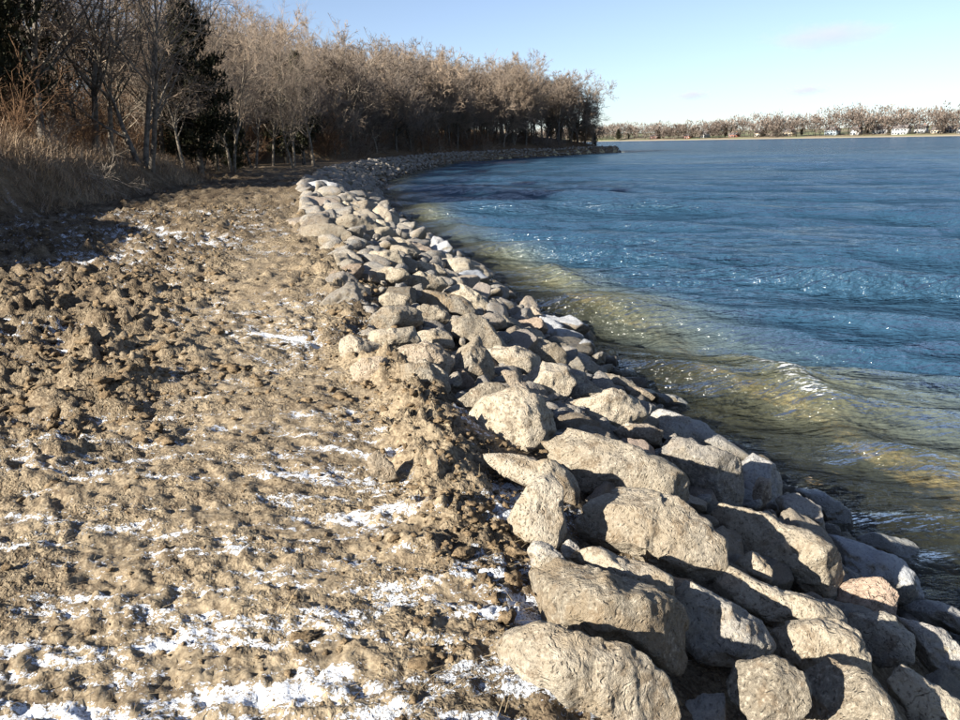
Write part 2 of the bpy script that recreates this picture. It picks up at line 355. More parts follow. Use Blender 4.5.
sn += np.where((GX > xc(GY)) & (GX < xc(GY)+.9) & (GY < 8), .12+.3*fbm(Pg*3, 3, 91), 0)
prs = np.exp(-(((GX-xc(GY)+1.0)/.75)**2))*sstep(16, 8, GY)
dmp = np.clip(sstep(-2.0, -3.2, GX+.10*GY)*sstep(2.6, 3.6, GY)*.75+sstep(4.5, 1.0, GX-xt(GY))+.8*sstep(-.25, .15, GX-xc(GY))*(GY < 9), 0, 1)
lit = np.clip(inland+sstep(60, 85, GY)*.6, 0, 1)
nr, nc = ky.shape
idx = np.arange(nr*nc).reshape(nr, nc)
Q = np.stack([idx[:-1, :-1], idx[:-1, 1:], idx[1:, 1:], idx[1:, :-1]], -1).reshape(-1, 4)
fx, fy = GX[Q].mean(1), GY[Q].mean(1)
zone = np.where(fx > xw(fy)-.25, 3, np.where(fx > xc(fy)+.05, 2, np.where(fx > xt(fy), 0, 1)))
zone = np.where((zone == 3) & (fx > xw(fy)+70), 9, zone)
for zid, nm, lab, mt in ((0, 'path', 'frozen muddy construction path with patches of thin snow', M_GROUND), (1, 'bank', 'earth bank and wooded hillside under dry grass and leaf litter', M_GROUND),
                         (2, 'shore_slope', 'dark soil slope under the riprap boulders', M_GROUND), (3, 'lake_bed', 'yellow-brown stony lake bed seen through the shallows', M_BED)):
    q = Q[zone == zid]; u, inv = np.unique(q, return_inverse=True)
    me = mesh_np(nm, np.stack([GX, GY, GZ], 1)[u], inv.reshape(-1, 4), True, {'snow': sn[u], 'litter': lit[u], 'damp': dmp[u], 'pressed': prs[u]}, [mt])
    add(nm, me, label=lab, cat={0: 'path', 1: 'bank', 2: 'slope', 3: 'lake bed'}[zid], kind='structure')
print('ground', len(Q), round(time.time()-T0, 1))

# ------------------------------------------------------------------ water
WDIR = []
rw = np.random.default_rng(5)
for lam in np.concatenate([np.geomspace(.45, 1.1, 9), np.geomspace(1.2, 3.4, 10), np.geomspace(3.8, 9, 6)]):
    a = R(-106)+rw.normal(0, .20); WDIR.append((lam, math.cos(a), math.sin(a), rw.uniform(0, 6.28), .0075*lam**.9*rw.uniform(.6, 1.3)))
def waves(x, y, ds, dep):
    z = np.zeros(len(x)); P = np.stack([x, y], 1)
    wx = x+.5*noise(P*.22, 3)+.12*noise(P*.9, 4); wy = y+.5*noise(P*.22, 5)+.12*noise(P*.9, 6)
    for lam, cx_, cy_, ph, A in WDIR:
        k = 2*math.pi/lam; s = np.sin(k*(wx*cx_+wy*cy_)+ph)
        z += (2.6 if 1.1 < lam < 3.5 else 1.8)*A*(np.exp(s-1)*1.9-.85)*sstep(1.0, .35, 3*ds/lam)
    # a few small breakers that follow the shore
    dsh = x-xw(y)
    br = np.exp(-((dsh-1.05-.25*noise(P*.35, 8))/.28)**2)*sstep(-.2, .5, noise(P*np.array([.1, .30]), 12)+.3)
    z = z*sstep(-.3, 1.2, dep+.25) + .085*br*sstep(3, 5, y)*sstep(40, 15, y)
    gust = 1+.35*fbm(P*.05, 2, 15)
    return z*gust, br
rr = graded(2.6, 2600, [(0, .0065), (30, .0068), (60, .009), (150, .013), (400, .05), (2600, .06)])
aa = np.radians(np.concatenate([np.linspace(-26, -6, 90)[:-1], np.linspace(-6, 42, 330)[:-1], np.linspace(42, 75, 40)]))
ra, an = np.meshgrid(rr, aa, indexing='ij')
WXg, WYg = (ra*np.sin(an)).ravel(), (ra*np.cos(an)).ravel()
ds = np.maximum(np.gradient(rr)[:, None]*np.ones_like(ra), ra*.0026).ravel()
dep = -land(WXg, WYg); dep = np.where(WYg > 330, 3.0, dep)
WZ, br = waves(WXg, WYg, ds, dep)
crest = np.clip(.5*br*sstep(.09, .20, WZ)*2*sstep(22, 10, WYg), 0, .85)
nr, nc = ra.shape; idx = np.arange(nr*nc).reshape(nr, nc)
Q = np.stack([idx[:-1, :-1], idx[:-1, 1:], idx[1:, 1:], idx[1:, :-1]], -1).reshape(-1, 4)
Q = Q[(dep[Q].max(1) > -.35)]
u, inv = np.unique(Q, return_inverse=True)
me = mesh_np('lake', np.stack([WXg, WYg, WZ], 1)[u], inv.reshape(-1, 4)[:, ::-1], True, {'depth': dep[u], 'crest': crest[u]}, [M_WATER])
me.flip_normals() if me.polygons[0].normal.z < 0 else None
add('lake', me, label='choppy blue lake, olive and clear in the shallows', cat='lake', kind='structure')
print('water', len(Q), round(time.time()-T0, 1))

# ------------------------------------------------------------------ boulders
_geo = {}
def geodesic(n):
    """unit icosphere of frequency n"""
    if n in _geo: return _geo[n]
    t = (1+5**.5)/2
    V = np.array([(-1, t, 0), (1, t, 0), (-1, -t, 0), (1, -t, 0), (0, -1, t), (0, 1, t), (0, -1, -t), (0, 1, -t), (t, 0, -1), (t, 0, 1), (-t, 0, -1), (-t, 0, 1)], float)
    Fc = [(0, 11, 5), (0, 5, 1), (0, 1, 7), (0, 7, 10), (0, 10, 11), (1, 5, 9), (5, 11, 4), (11, 10, 2), (10, 7, 6), (7, 1, 8), (3, 9, 4), (3, 4, 2), (3, 2, 6), (3, 6, 8), (3, 8, 9), (4, 9, 5), (2, 4, 11), (6, 2, 10), (8, 6, 7), (9, 8, 1)]
    P = []; T = []
    for a, b, c in Fc:
        base = len(P); row = {}
        for i in range(n+1):
            for j in range(n+1-i):
                row[i, j] = len(P); P.append((V[a]*(n-i-j)+V[b]*i+V[c]*j)/n)
        for i in range(n):
            for j in range(n-i):
                T.append((row[i, j], row[i+1, j], row[i, j+1]))
                if j < n-i-1: T.append((row[i+1, j], row[i+1, j+1], row[i, j+1]))
    P = np.array(P); P /= np.linalg.norm(P, axis=1)[:, None]
    k = np.round(P*1e5).astype(np.int64); _, first, inv = np.unique(k, axis=0, return_index=True, return_inverse=True)
    _geo[n] = (P[first], inv.ravel()[np.array(T)]); return _geo[n]
def rock_unit(n, rng, planes=11, q=21):
    D, T = geodesic(n)
    N = rng.normal(size=(planes, 3)); N /= np.linalg.norm(N, axis=1)[:, None]
    p = rng.uniform(.58, .98, planes)
    s = (np.clip(D@N.T, 0, None)/p)**q
    r = (s.sum(1)+1.08**-q)**(-1/q)
    return D*r[:, None], T
def chip(V, seed, k=4, lo=.66, hi=.88):
    """flat fracture faces cut off the body"""
    rg = np.random.default_rng(seed+5000)
    for _ in range(k):
        n_ = rg.normal(size=3); n_[2] = abs(n_[2])*.8; n_ /= np.linalg.norm(n_)
        d = V@n_; c = d.max()*rg.uniform(lo, hi); V = V-n_*(np.clip(d-c, 0, None)*.93)[:, None]
    return V
def rock_relief(V, size, seed, amp=1.0):
    """chips, ledges and pits, pushed along the direction from the centre"""
    L = np.linalg.norm(V, axis=1)[:, None]; Dn = V/np.maximum(L, 1e-6)
    o = seed*3.17
    P = V/size+o
    d = .070*fbm(P*1.6, 3, seed)+.034*(1-2*np.abs(noise(P*3.6, seed+5)))+.022*fbm(P*7, 4, seed+9, .6)
    d -= .06*sstep(.42, .62, noise(P*2.3, seed+3))*1.0
    return V+Dn*(d*size*amp)[:, None]
rock_props = {}
def set_rock(o, tone, pink=0.0, mud=0.0, frost=0.0):
    o['tone'] = float(tone); o['pink'] = float(pink); o['mud'] = float(mud); o['frost'] = float(frost)
def mid_surface(x, y): return land(x, y)+.10
def hit_surface(px, py):
    d = ray(px, py); d = d/np.linalg.norm(d)
    ts = np.linspace(1.5, 60, 1500); P = EYE+d*ts[:, None]
    g = P[:, 2]-mid_surface(P[:, 0], P[:, 1]); k = np.argmax(g < 0)
    return EYE+d*ts[k], d
TAKEN = []                                   # (x, y, r) of the stones already laid
def traced(poly, seed, n, depth=.85, push=.25, name='boulder'):
    """a boulder whose outline seen from the path is POLY (photo pixels), laid on the slope, with real thickness"""
    rng = np.random.default_rng(seed); poly = np.array(poly, float)
    x0, y0 = poly[:, 0], poly[:, 1]; x1, y1 = np.roll(x0, -1), np.roll(y0, -1)
    cr = x0*y1-x1*y0; A = cr.sum()/2
    cxp, cyp = ((x0+x1)*cr).sum()/(6*A), ((y0+y1)*cr).sum()/(6*A)
    ctr, d = hit_surface(cxp, cyp)
    e1 = np.cross(d, [0, 0, 1.0]); e1 /= np.linalg.norm(e1); e2 = np.cross(e1, d)
    # outline on the plane through the centre, square to the line of sight
    pts = []
    for x, y in poly:
        q = ray(x, y); t = ((ctr-EYE)@d)/(q@d); v = EYE+q*t-ctr; pts.append((v@e1, v@e2))
    pts = np.array(pts)
    th = np.linspace(-math.pi, math.pi, 181)
    pr = np.zeros(181)
    for k, a in enumerate(th):               # radius of the polygon in each direction
        dx, dy = math.cos(a), math.sin(a); best = 0
        for (ax, ay), (bx, by) in zip(pts, np.roll(pts, -1, axis=0)):
            ex, ey = bx-ax, by-ay; den = dx*ey-dy*ex
            if abs(den) < 1e-9: continue
            t = (ax*ey-ay*ex)/den; s_ = (ax*dy-ay*dx)/den
            if t > 0 and -1e-6 <= s_ <= 1+1e-6: best = max(best, t)
        pr[k] = best
    pr = np.maximum(pr, .25*pr.mean()); ker = np.array([.25, .5, .25])
    pr[:-1] = np.convolve(np.concatenate([pr[-2:-1], pr[:-1], pr[:1]]), ker, 'valid'); pr[-1] = pr[0]
    rmean = math.sqrt(abs(pr[:-1]@pr[:-1])/180)
    U, T = rock_unit(n, rng)
    ang = np.arctan2(U[:, 1], U[:, 0]); rad = np.hypot(U[:, 0], U[:, 1])
    bins = np.clip(((ang+math.pi)/(2*math.pi)*36).astype(int), 0, 35)
    sil = np.array([rad[bins == b].max() if (bins == b).any() else 1 for b in range(36)])
    sil = np.convolve(np.concatenate([sil[-1:], sil, sil[:1]]), ker, 'valid')
    sth = np.interp(ang, np.linspace(-math.pi, math.pi, 37), np.append(sil, sil[0]))
    g = 1.14*np.interp(ang, th, pr)/sth
    gm = 1.14*rmean/sil.mean(); g = gm+(g-gm)*sstep(0, .55, rad)
    W = U[:, 2]*rmean*depth
    V = (U[:, 0]*g)[:, None]*e1+(U[:, 1]*g)[:, None]*e2-W[:, None]*d
    V = rock_relief(chip(V, seed, 4, .70, .90), rmean, seed % 997, .85)
    ctr = ctr+d*rmean*push
    me = mesh_np(name, V, T, True, None, [M_ROCK])
    TAKEN.append((ctr[0], ctr[1], rmean*.95))
    for k in range(0, len(poly)):
        hx = hit_surface(cxp+(poly[k, 0]-cxp)*.6, cyp+(poly[k, 1]-cyp)*.6)[0]; TAKEN.append((hx[0], hx[1], rmean*.55))
    return me, ctr
def crop(x0, y0, s, pts): return [(x0+x/s, y0+y/s) for x, y in pts]
A1 = lambda *p: crop(480, 420, 2.0, p)
A3 = lambda *p: crop(400, 340, 2.526, p)
A8 = lambda *p: crop(330, 260, 4.0, p)
A2 = lambda *p: crop(300, 160, 3.0, p)
# outline, tone, pink, mud, frost, mesh frequency, depth, label
BOULDERS = [
 (A1((35,455),(60,425),(110,408),(180,420),(250,445),(320,475),(355,510),(378,560),(392,625),(300,650),(235,590),(160,560),(85,530),(45,490)), .25,0,.5,0,26,.8, 'long tan boulder with a mud-filled hollow on top beside the snowy mud'),
 (A1((80,345),(110,310),(165,285),(230,300),(290,320),(350,335),(390,370),(415,415),(415,470),(385,512),(340,485),(280,460),(200,430),(110,398)), .15,0,.6,0,26,.85, 'broad tan boulder with dirt smeared across its top behind the long hollowed one'),
 (A1((188,272),(215,250),(270,268),(330,288),(372,312),(375,350),(290,345),(220,315)), .5,0,.6,0,16,.9, 'low dirt-crusted grey stone wedged behind the broad tan boulder'),
 (A1((370,330),(430,332),(500,368),(560,400),(583,450),(545,490),(440,480),(410,440),(395,370)), .9,0,.2,0,20,.9, 'dark grey shaded slab in the gap right of the broad dirty boulder'),
 (A1((182,155),(230,135),(320,138),(400,168),(452,200),(482,242),(477,297),(430,325),(350,305),(285,280),(222,245)), .2,0,.35,0,28,.85, 'largest wedge-shaped tan boulder with a dark crack down its face'),
 (A1((123,42),(170,20),(230,35),(300,55),(360,80),(395,105),(407,150),(385,170),(330,160),(240,150),(200,135),(140,82)), .25,0,.3,0,26,.8, 'long flat pitted tan slab behind the cracked wedge boulder'),
 (A1((330,52),(390,40),(450,53),(510,80),(532,122),(522,168),(470,188),(420,178),(395,115)), .6,0,.2,.1,22,.95, 'domed grey boulder, top sunlit and face shaded, beside the flat pitted slab'),
 (A1((62,190),(98,122),(130,108),(165,138),(172,200),(152,255),(105,238),(65,225)), .35,0,.6,0,20,.9, 'upright muddy boulder with a shaded left side next to the mud berm'),
 (A1((15,72),(90,72),(150,88),(205,115),(218,140),(185,165),(110,135),(45,110)), .35,0,.8,0,16,.8, 'mud-crusted ledge stone half buried behind the upright boulder'),
 (A1((95,262),(110,242),(140,252),(172,282),(150,300),(110,292)), .1,0,.1,.2,12,.9, 'small pale stone tucked between the wedge boulder and the mud'),
 (A1((160,252),(178,240),(202,256),(192,276),(168,272)), .1,0,.1,.2,10,.9, 'fist-sized pale stone beside the small pale one'),
 (A1((443,192),(490,174),(560,190),(640,225),(712,262),(738,312),(722,350),(650,352),(600,320),(560,300),(525,280),(478,245)), .2,0,.35,0,26,.9, 'big tan boulder with a shadowed bite and two rough knobs facing the path'),
 (A1((510,285),(545,264),(582,290),(578,325),(530,318)), .2,0,.7,0,12,.9, 'muddy knob of stone below the boulder with the shadowed bite'),
 (A1((690,232),(750,240),(830,280),(888,332),(872,364),(800,360),(735,318)), .9,0,0,.55,18,.7, 'blue-grey frosted slab sloping to the water beside the two-knobbed boulder'),
 (A1((463,322),(510,300),(560,325),(640,350),(710,375),(757,406),(725,425),(640,420),(570,412),(505,368)), .3,0,.2,0,20,.6, 'long flat tongue-shaped stone with layered ridges'),
 (A1((683,352),(740,325),(800,318),(832,350),(822,390),(760,395),(715,375)), .1,.85,0,0,16,.85, 'pinkish tan stone with a reddish broken end'),
 (A1((735,382),(810,388),(862,430),(862,482),(800,490),(745,440)), .95,0,0,0,16,.9, 'dark brown shaded boulder under the pinkish stone'),
 (A1((578,424),(610,402),(690,400),(750,428),(788,470),(792,520),(730,520),(650,500),(598,468)), .1,0,.1,0,22,.8, 'smooth pale oval boulder, tilted like a loaf'),
 (A1((498,502),(540,483),(610,481),(645,508),(652,572),(622,600),(545,605),(510,560)), .15,0,.1,0,20,.9, 'squarish pale boulder standing on end by the snow pocket'),
 (A1((640,502),(700,485),(770,513),(822,560),(860,625),(720,660),(665,610),(648,555)), .15,0,.1,0,22,.85, 'pale tan boulder with a slanting top right of the squarish one'),
 (A1((790,502),(850,494),(900,530),(965,570),(985,630),(890,630),(840,570)), .3,0,.1,0,18,.8, 'grey-tan flat-faced stone with a dark iron spot'),
 (A1((838,392),(900,398),(950,450),(1000,520),(945,540),(888,488),(855,432)), .4,0,0,.25,18,.8, 'steep ridged grey stone with a shaded lake side'),
 (A1((835,364),(920,368),(1010,400),(1010,445),(925,415),(862,395)), .7,0,0,.35,14,.8, 'thin grey frosty stone above the ridged one'),
 (A1((752,240),(800,227),(860,243),(892,275),(955,322),(958,348),(905,356),(858,318),(798,280)), .5,0,0,1.3,20,.7, 'slab glazed white with ice at the edge of the water'),
 (A1((893,368),(930,345),(1010,332),(1010,392),(932,392)), .6,0,0,.8,14,.8, 'ice-glazed stone below the white slab'),
 (A1((385,520),(450,470),(508,476),(505,560),(485,620),(400,625)), .8,0,.6,.2,16,.6, 'flat shaded stone with a drift of snow between the tan boulders'),
 (A1((513,78),(545,70),(590,93),(607,130),(602,172),(560,195),(525,165)), 1,0,0,.25,18,.9, 'dark blue-grey dome of stone in shade near the water'),
 (A1((545,135),(560,118),(580,122),(580,160),(552,184)), .3,.3,0,0,10,.8, 'small sunlit stone leaning on the dark dome'),
 (A1((592,155),(640,148),(680,178),(698,215),(655,225),(618,208)), .4,0,.1,.2,14,.85, 'brown-grey stone with one sunlit cheek beside the icy slabs'),
 (A1((628,142),(680,140),(735,178),(748,222),(722,240),(688,198)), .7,0,0,1.1,16,.7, 'long stone with a blue-white ice coat beside the water'),
 (A1((608,128),(650,113),(710,135),(718,160),(660,150)), .5,.4,0,.1,12,.7, 'flat brown stone with a sunlit rim at the waterline'),
 (A1((723,156),(770,178),(805,212),(770,226),(738,194)), .3,.5,0,0,12,.7, 'orange-tan wet stone standing in the shallows'),
 (A1((268,18),(320,7),(362,22),(352,46),(290,48)), .2,.2,.2,0,12,.85, 'split tan stone perched above the flat pitted slab'),
 (A1((920,300),(935,288),(958,305),(975,325),(945,322)), .2,.6,0,0,10,.8, 'small orange stone at the wet edge past the white slab'),
 (A3((178,198),(220,150),(290,128),(350,150),(385,185),(392,228),(360,262),(330,285),(280,270),(220,245)), .15,0,.3,0,24,.85, 'big rounded cream-tan boulder with a small pit near the mud berm'),
 (A3((148,152),(200,115),(250,107),(285,130),(240,170),(180,185)), .15,0,.1,0,14,.85, 'smooth cream boulder tucked behind the big rounded one'),
 (A3((122,78),(150,28),(195,-2),(235,45),(243,88),(195,112),(138,125)), .5,0,.3,0,18,.9, 'tall grey pear-shaped boulder'),
 (A3((-2,32),(60,8),(110,18),(132,48),(118,95),(60,72),(0,60)), .2,.25,.3,0,16,.85, 'tan boulder with a rusty shaded end beside the mud'),
 (A3((213,25),(290,18),(352,45),(335,80),(265,80)), .25,0,.4,0,14,.8, 'lumpy flat tan boulder behind the grey pear-shaped one'),
 (A3((308,82),(360,58),(420,73),(442,112),(392,172),(338,135)), .4,0,.4,0,16,.85, 'grey-tan boulder with a rough dirty front'),
 (A3((258,82),(290,78),(342,142),(322,158),(278,118)), .3,.2,.2,0,12,.8, 'narrow slanted tan stone between the dirty-fronted and smooth boulders'),
 (A3((418,165),(480,150),(540,124),(590,138),(617,190),(592,222),(520,240),(445,200)), .25,0,.15,0,18,.9, 'angular boulder with a bright peak and a dark lake face'),
 (A3((538,216),(590,209),(640,219),(662,242),(620,266),(565,260)), .25,.2,.2,0,14,.85, 'split tan stone between the angular peak and the domed boulder'),
 (A3((608,166),(660,174),(760,210),(800,240),(882,292),(860,312),(780,270),(700,265),(636,224)), .95,0,0,.2,18,.7, 'long dark shaded boulder running down toward the water'),
 (A3((638,136),(690,138),(737,165),(742,186),(690,182),(652,158)), .6,0,0,1.2,14,.7, 'oblong stone under a smooth coat of ice'),
 (A3((573,122),(610,119),(642,142),(620,166),(583,144)), .3,.2,0,0,12,.8, 'small sunlit brown stone above the long dark boulder'),
 (A3((393,102),(450,90),(500,108),(522,150),(460,160),(425,160)), .7,0,.2,0,14,.9, 'grey stone in shadow behind the angular peak'),
 (A3((483,76),(560,93),(625,132),(580,130),(515,110)), .4,0,0,0,12,.7, 'thin tan slab slanting down behind the angular peak'),
 (A3((-2,62),(60,50),(122,100),(133,142),(90,158),(15,118)), .3,0,.7,0,16,.85, 'boulder half covered by the mud berm'),
 (A8((23,332),(70,300),(110,308),(145,322),(203,345),(205,380),(130,395),(60,392),(23,362)), .1,.1,.2,0,14,.9, 'block with a dark purple-grey broken face at the path edge'),
 (A8((130,300),(200,280),(300,275),(362,270),(368,332),(260,372),(205,352)), .2,0,.2,0,14,.8, 'angular tan block behind the dark-faced one'),
 (A8((128,217),(200,190),(300,184),(356,210),(368,252),(300,280),(200,268)), .6,0,.5,0,14,.8, 'grey-brown muddy slab on the crest'),
 (A8((338,182),(430,184),(482,210),(477,245),(430,262),(365,245)), .1,0,.1,0,14,.85, 'pale sunlit block right of the muddy slab'),
 (A8((243,392),(300,345),(420,338),(482,370),(488,425),(455,460),(380,420),(280,425)), .15,.2,.1,0,14,.85, 'cream boulder with a brown shaded end'),
 (A8((448,292),(500,240),(560,224),(620,240),(692,300),(692,350),(600,370),(515,328)), .3,0,.3,0,16,.9, 'humped tan boulder with a dark lake face'),
 (A8((358,292),(420,279),(492,305),(492,350),(440,350),(372,325)), .3,0,.5,0,12,.85, 'small muddy block in front of the humped boulder'),
 (A8((458,132),(530,94),(590,130),(652,190),(650,216),(600,205),(555,170),(498,140)), .15,0,.1,0,14,.7, 'slanted pale slab with a straight shadowed edge'),
 (A8((193,152),(240,130),(312,150),(315,185),(220,190)), .1,0,.2,0,12,.8, 'rounded cream stone on the crest'),
 (A8((298,76),(360,50),(440,70),(472,100),(430,132),(345,126)), .1,0,.1,0,14,.85, 'bright cream block beside a slab under dry soil'),
 (A8((148,62),(220,30),(300,40),(322,66),(260,88),(168,90)), .15,0,.3,0,12,.8, 'low cream stone by the path with a snow fleck'),
 (A8((303,32),(350,6),(420,18),(472,50),(430,76),(345,60)), .15,0,.1,0,14,.8, 'smooth tan hump of rock behind the bright cream block'),
 (A8((305,136),(400,125),(520,148),(592,190),(565,228),(470,212),(375,188)), .4,0,.95,0,14,.7, 'slab under a crust of dry soil'),
 (A8((623,372),(680,350),(790,353),(833,390),(824,436),(740,438),(655,416)), .25,0,.3,0,14,.85, 'flat-topped rough boulder on the mid slope'),
 (A8((743,342),(810,330),(900,335),(942,375),(932,415),(840,408)), .25,0,.4,0,12,.8, 'broad rough stone right of the flat-topped boulder'),
 (A8((758,202),(810,190),(862,230),(852,268),(800,258)), .2,.35,0,0,12,.85, 'orange-tan rounded stone by the slanted pale slab'),
 (A8((88,432),(130,395),(242,388),(255,432),(180,476),(108,484)), .1,.25,.4,0,14,.85, 'yellowish stone poking out of the mud at the path edge'),
 (A8((308,412),(390,398),(462,450),(465,498),(380,470)), .2,0,.3,0,12,.8, 'cream stone sinking into the mud berm'),
 (A2((260,240),(300,232),(352,262),(372,300),(330,290),(290,270)), .15,0,0,0,10,.8, 'flat pale stone on the upper slope'),
 (A2((180,300),(215,275),(290,275),(320,300),(310,325),(230,325)), .1,0,.1,0,12,.8, 'wide cream stone with dark holes'),
 (A2((85,190),(120,165),(200,170),(235,205),(215,235),(130,225)), .1,0,.1,0,12,.7, 'broad bleached slab on the crest'),
 (A2((105,140),(135,125),(180,145),(185,160),(125,160)), .1,0,0,0,10,.8, 'bright cone-topped cream stone'),
 (A2((10,75),(60,60),(110,75),(125,110),(70,125),(20,100)), .3,0,.2,.5,12,.8, 'frost-dusted flat rock mound where the path bends'),
 (A2((230,180),(255,185),(290,235),(270,240),(240,215)), .3,0,0,0,10,.8, 'thin tilted slab beside the bleached one'),
]
TRACED = []
for i, (poly, tone, pink, mud, frost, n, dp, lab) in enumerate(BOULDERS):
    me, ctr = traced(poly, 100+i, n, dp, 1.7 if 'drift' in lab else .75 if tone >= .8 and frost < .3 else .25)
    if 'drift' in lab: ctr = ctr-np.array([0, 0, .16])
    o = add('boulder', me, ctr, label=lab[0].lower()+lab[1:], cat='boulder', group='riprap boulders along the shore')
    set_rock(o, tone, pink, mud, frost); TRACED.append(o)
print('traced', len(TRACED), round(time.time()-T0, 1))
# the loose stone standing in the snow on the path
me, ctr = traced([(368, 462), (378, 453), (392, 468), (397, 480), (384, 484), (372, 476)], 900, 12, .6, 0)
g = on_z(382, 480, 1.33); o = add('stone', me, (g[0], g[1], 1.40), label='single wedge of tan stone standing in thin snow on the muddy path', cat='stone'); set_rock(o, .15, .1, .4)

# the rest of the riprap: packed by dart throwing, smaller toward the water and farther off
rng = np.random.default_rng(77)
cell = {}
def put(x, y, r): cell.setdefault((int(x//1.2), int(y//1.2)), []).append((x, y, r))
def clash(x, y, r, f):
    a, b = int(x//1.2), int(y//1.2)
    for i in (-1, 0, 1):
        for j in (-1, 0, 1):
            for (p, q, s) in cell.get((a+i, b+j), ()):
                if (p-x)**2+(q-y)**2 < (f*(r+s))**2: return True
    return False
for t in TAKEN: put(*t)
laid = []
def scatter(y0, y1, f0, f1, r0, r1, tries, f, dens=None):
    for _ in range(tries):
        y = y0*math.exp(rng.uniform()*math.log(y1/y0)) if y0 > 0 else rng.uniform(y0, y1)
        fr = rng.uniform(f0, f1); c, wl = float(xc(np.array(y))), float(xw(np.array(y))); x = c+fr*(wl-c)
        r = rng.uniform(r0, r1)
        if clash(x, y, r, f): continue
        put(x, y, r); laid.append((x, y, r, fr))
scatter(7.5, 13, -.02, .62, .18, .28, 900, .78)
scatter(9, 34, -.05, .70, .34, .52, 500, .80)
scatter(9, 34, -.05, .80, .20, .36, 1500, .74)
scatter(2.0, 34, .12, 1.06, .10, .19, 5200, .80)
scatter(30, 180, -.1, 1.02, .18, .36, 5200, .72)
scatter(1.8, 16, .04, 1.16, .05, .10, 6000, .80)
protos = {}
def proto(k, n):
    if (k, n) not in protos:
        r_ = np.random.default_rng(1000+k); U, T = rock_unit(n, r_, 9, 22)
        protos[k, n] = (rock_relief(chip(U*np.array([1.2, .92, .70]), k, 5, .55, .85), 1.0, k+3, 1.0), T)
    return protos[k, n]
items = []
for (x, y, r, fr) in laid:
    z = float(land(np.array(x), np.array(y)))
    items.append((r/math.hypot(y, x), x, y, z, r, fr))
for _ in range(2500):
    y = 2.0*(8.5/2.0)**rng.uniform(); fr = rng.uniform(.12, 1.0); c, wl = float(xc(np.array(y))), float(xw(np.array(y))); x = c+fr*(wl-c); r = rng.uniform(.12, .22)
    if clash(x, y, r, .42): continue
    put(x, y, r*.7); items.append((r/math.hypot(y, x)*.75, x, y, float(land(np.array(x), np.array(y)))-.07, r, fr))
items.sort(reverse=True)
N_SINGLE = 300-len(TRACED)
def kind_of(x, y, r, fr, tone, pink, mud, frost):
    size = 'large' if r > .27 else 'small' if r < .15 else 'medium'
    col = 'frost-whitened' if frost > .45 else 'pinkish' if pink > .3 else 'mud-smeared' if mud > .33 else 'cream-tan' if tone < .25 else 'tan-grey' if tone < .55 else 'dark grey'
    if y > 34: return f'{size} {col} stone in the rubble band curving round the bay below the woods'
    far = 'below the bend of the path' if y > 18 else 'between the mud berm and the bend' if y > 7 else 'wedged among the big boulders'
    where = 'at the waterline' if fr > .86 else 'on the sunlit crest' if fr < .25 else 'on the middle slope' if fr < .6 else 'on the shaded lower slope'
    return f'{size} {col} stone {where} {far}'
pm = {}
rest = []
for k, (_, x, y, z, r, fr) in enumerate(items):
    pk = int(rng.integers(0, 14)); rz = rng.uniform(0, 6.28); tx, ty = rng.normal(0, .35, 2)
    s = np.array([rng.uniform(.95, 1.25), rng.uniform(.8, 1.05), rng.uniform(.75, 1.0)])*r
    tone = rng.uniform(.0, 1.0 if fr > .4 else .6)+(.3 if fr > .6 else 0)+(.5 if y > 40 else 0); frost = (rng.uniform(0, 1)**2)*(.75 if fr > .62 and y < 40 else .15)
    if k < N_SINGLE:
        n = 14 if r/y > .03 else 10
        if (pk, n) not in pm: pm[pk, n] = mesh_np('stone', *proto(pk, n), True, None, [M_ROCK])
        pink = max(0, rng.normal(0, .25)); mud = rng.uniform(0, .75) if fr < .4 else 0
        lab = kind_of(x, y, r, fr, tone, pink, mud, frost)
        o = add('stone', pm[pk, n], (x, y, z+r*(.02 if fr < .3 else .12)), label=lab, cat='stone', group='riprap: '+lab)
        o.scale = [float(q) for q in s]; o.rotation_euler = (tx, ty, rz)
        set_rock(o, tone, pink, mud, frost)
    else:
        V, T = proto(pk, 4 if r/y > .016 else 3 if r/y > .006 else 2)
        Mx = np.array(Matrix.Rotation(rz, 3, 'Z') @ Matrix.Rotation(ty, 3, 'Y') @ Matrix.Rotation(tx, 3, 'X'))
        rest.append(((V*s)@Mx.T+[x, y, z+r*.2], T))
# stones under the shallow water
for _ in range(900):
    y = rng.uniform(2.5, 18); x = float(xw(np.array(y)))+abs(rng.normal(.15, .75)); r = rng.uniform(.05, .17)
    z = float(land(np.array(x), np.array(y)))
    if z > -.06: r *= .6
    V, T = proto(int(rng.integers(0, 14)), 3); a = rng.uniform(0, 6.28)
    Mx = np.array(Matrix.Rotation(a, 3, 'Z')); rest.append(((V*[r*1.2, r, r*.6])@Mx.T+[x, y, z-.10], T))
def join(parts):
    off = 0; VV = []; TT = []
    for V, T in parts: VV.append(V); TT.append(T+off); off += len(V)
    return np.concatenate(VV), np.concatenate(TT)
V, T = join(rest)
o = add('rubble', mesh_np('rubble', V, T, True, None, [M_ROCK]), label='small stones and far rubble filling the gaps of the shore slope', cat='rubble', kind='stuff'); set_rock(o, 1.1, .0, .35, .1)
print('stones', len(items), 'rubble tris', len(T), round(time.time()-T0, 1))

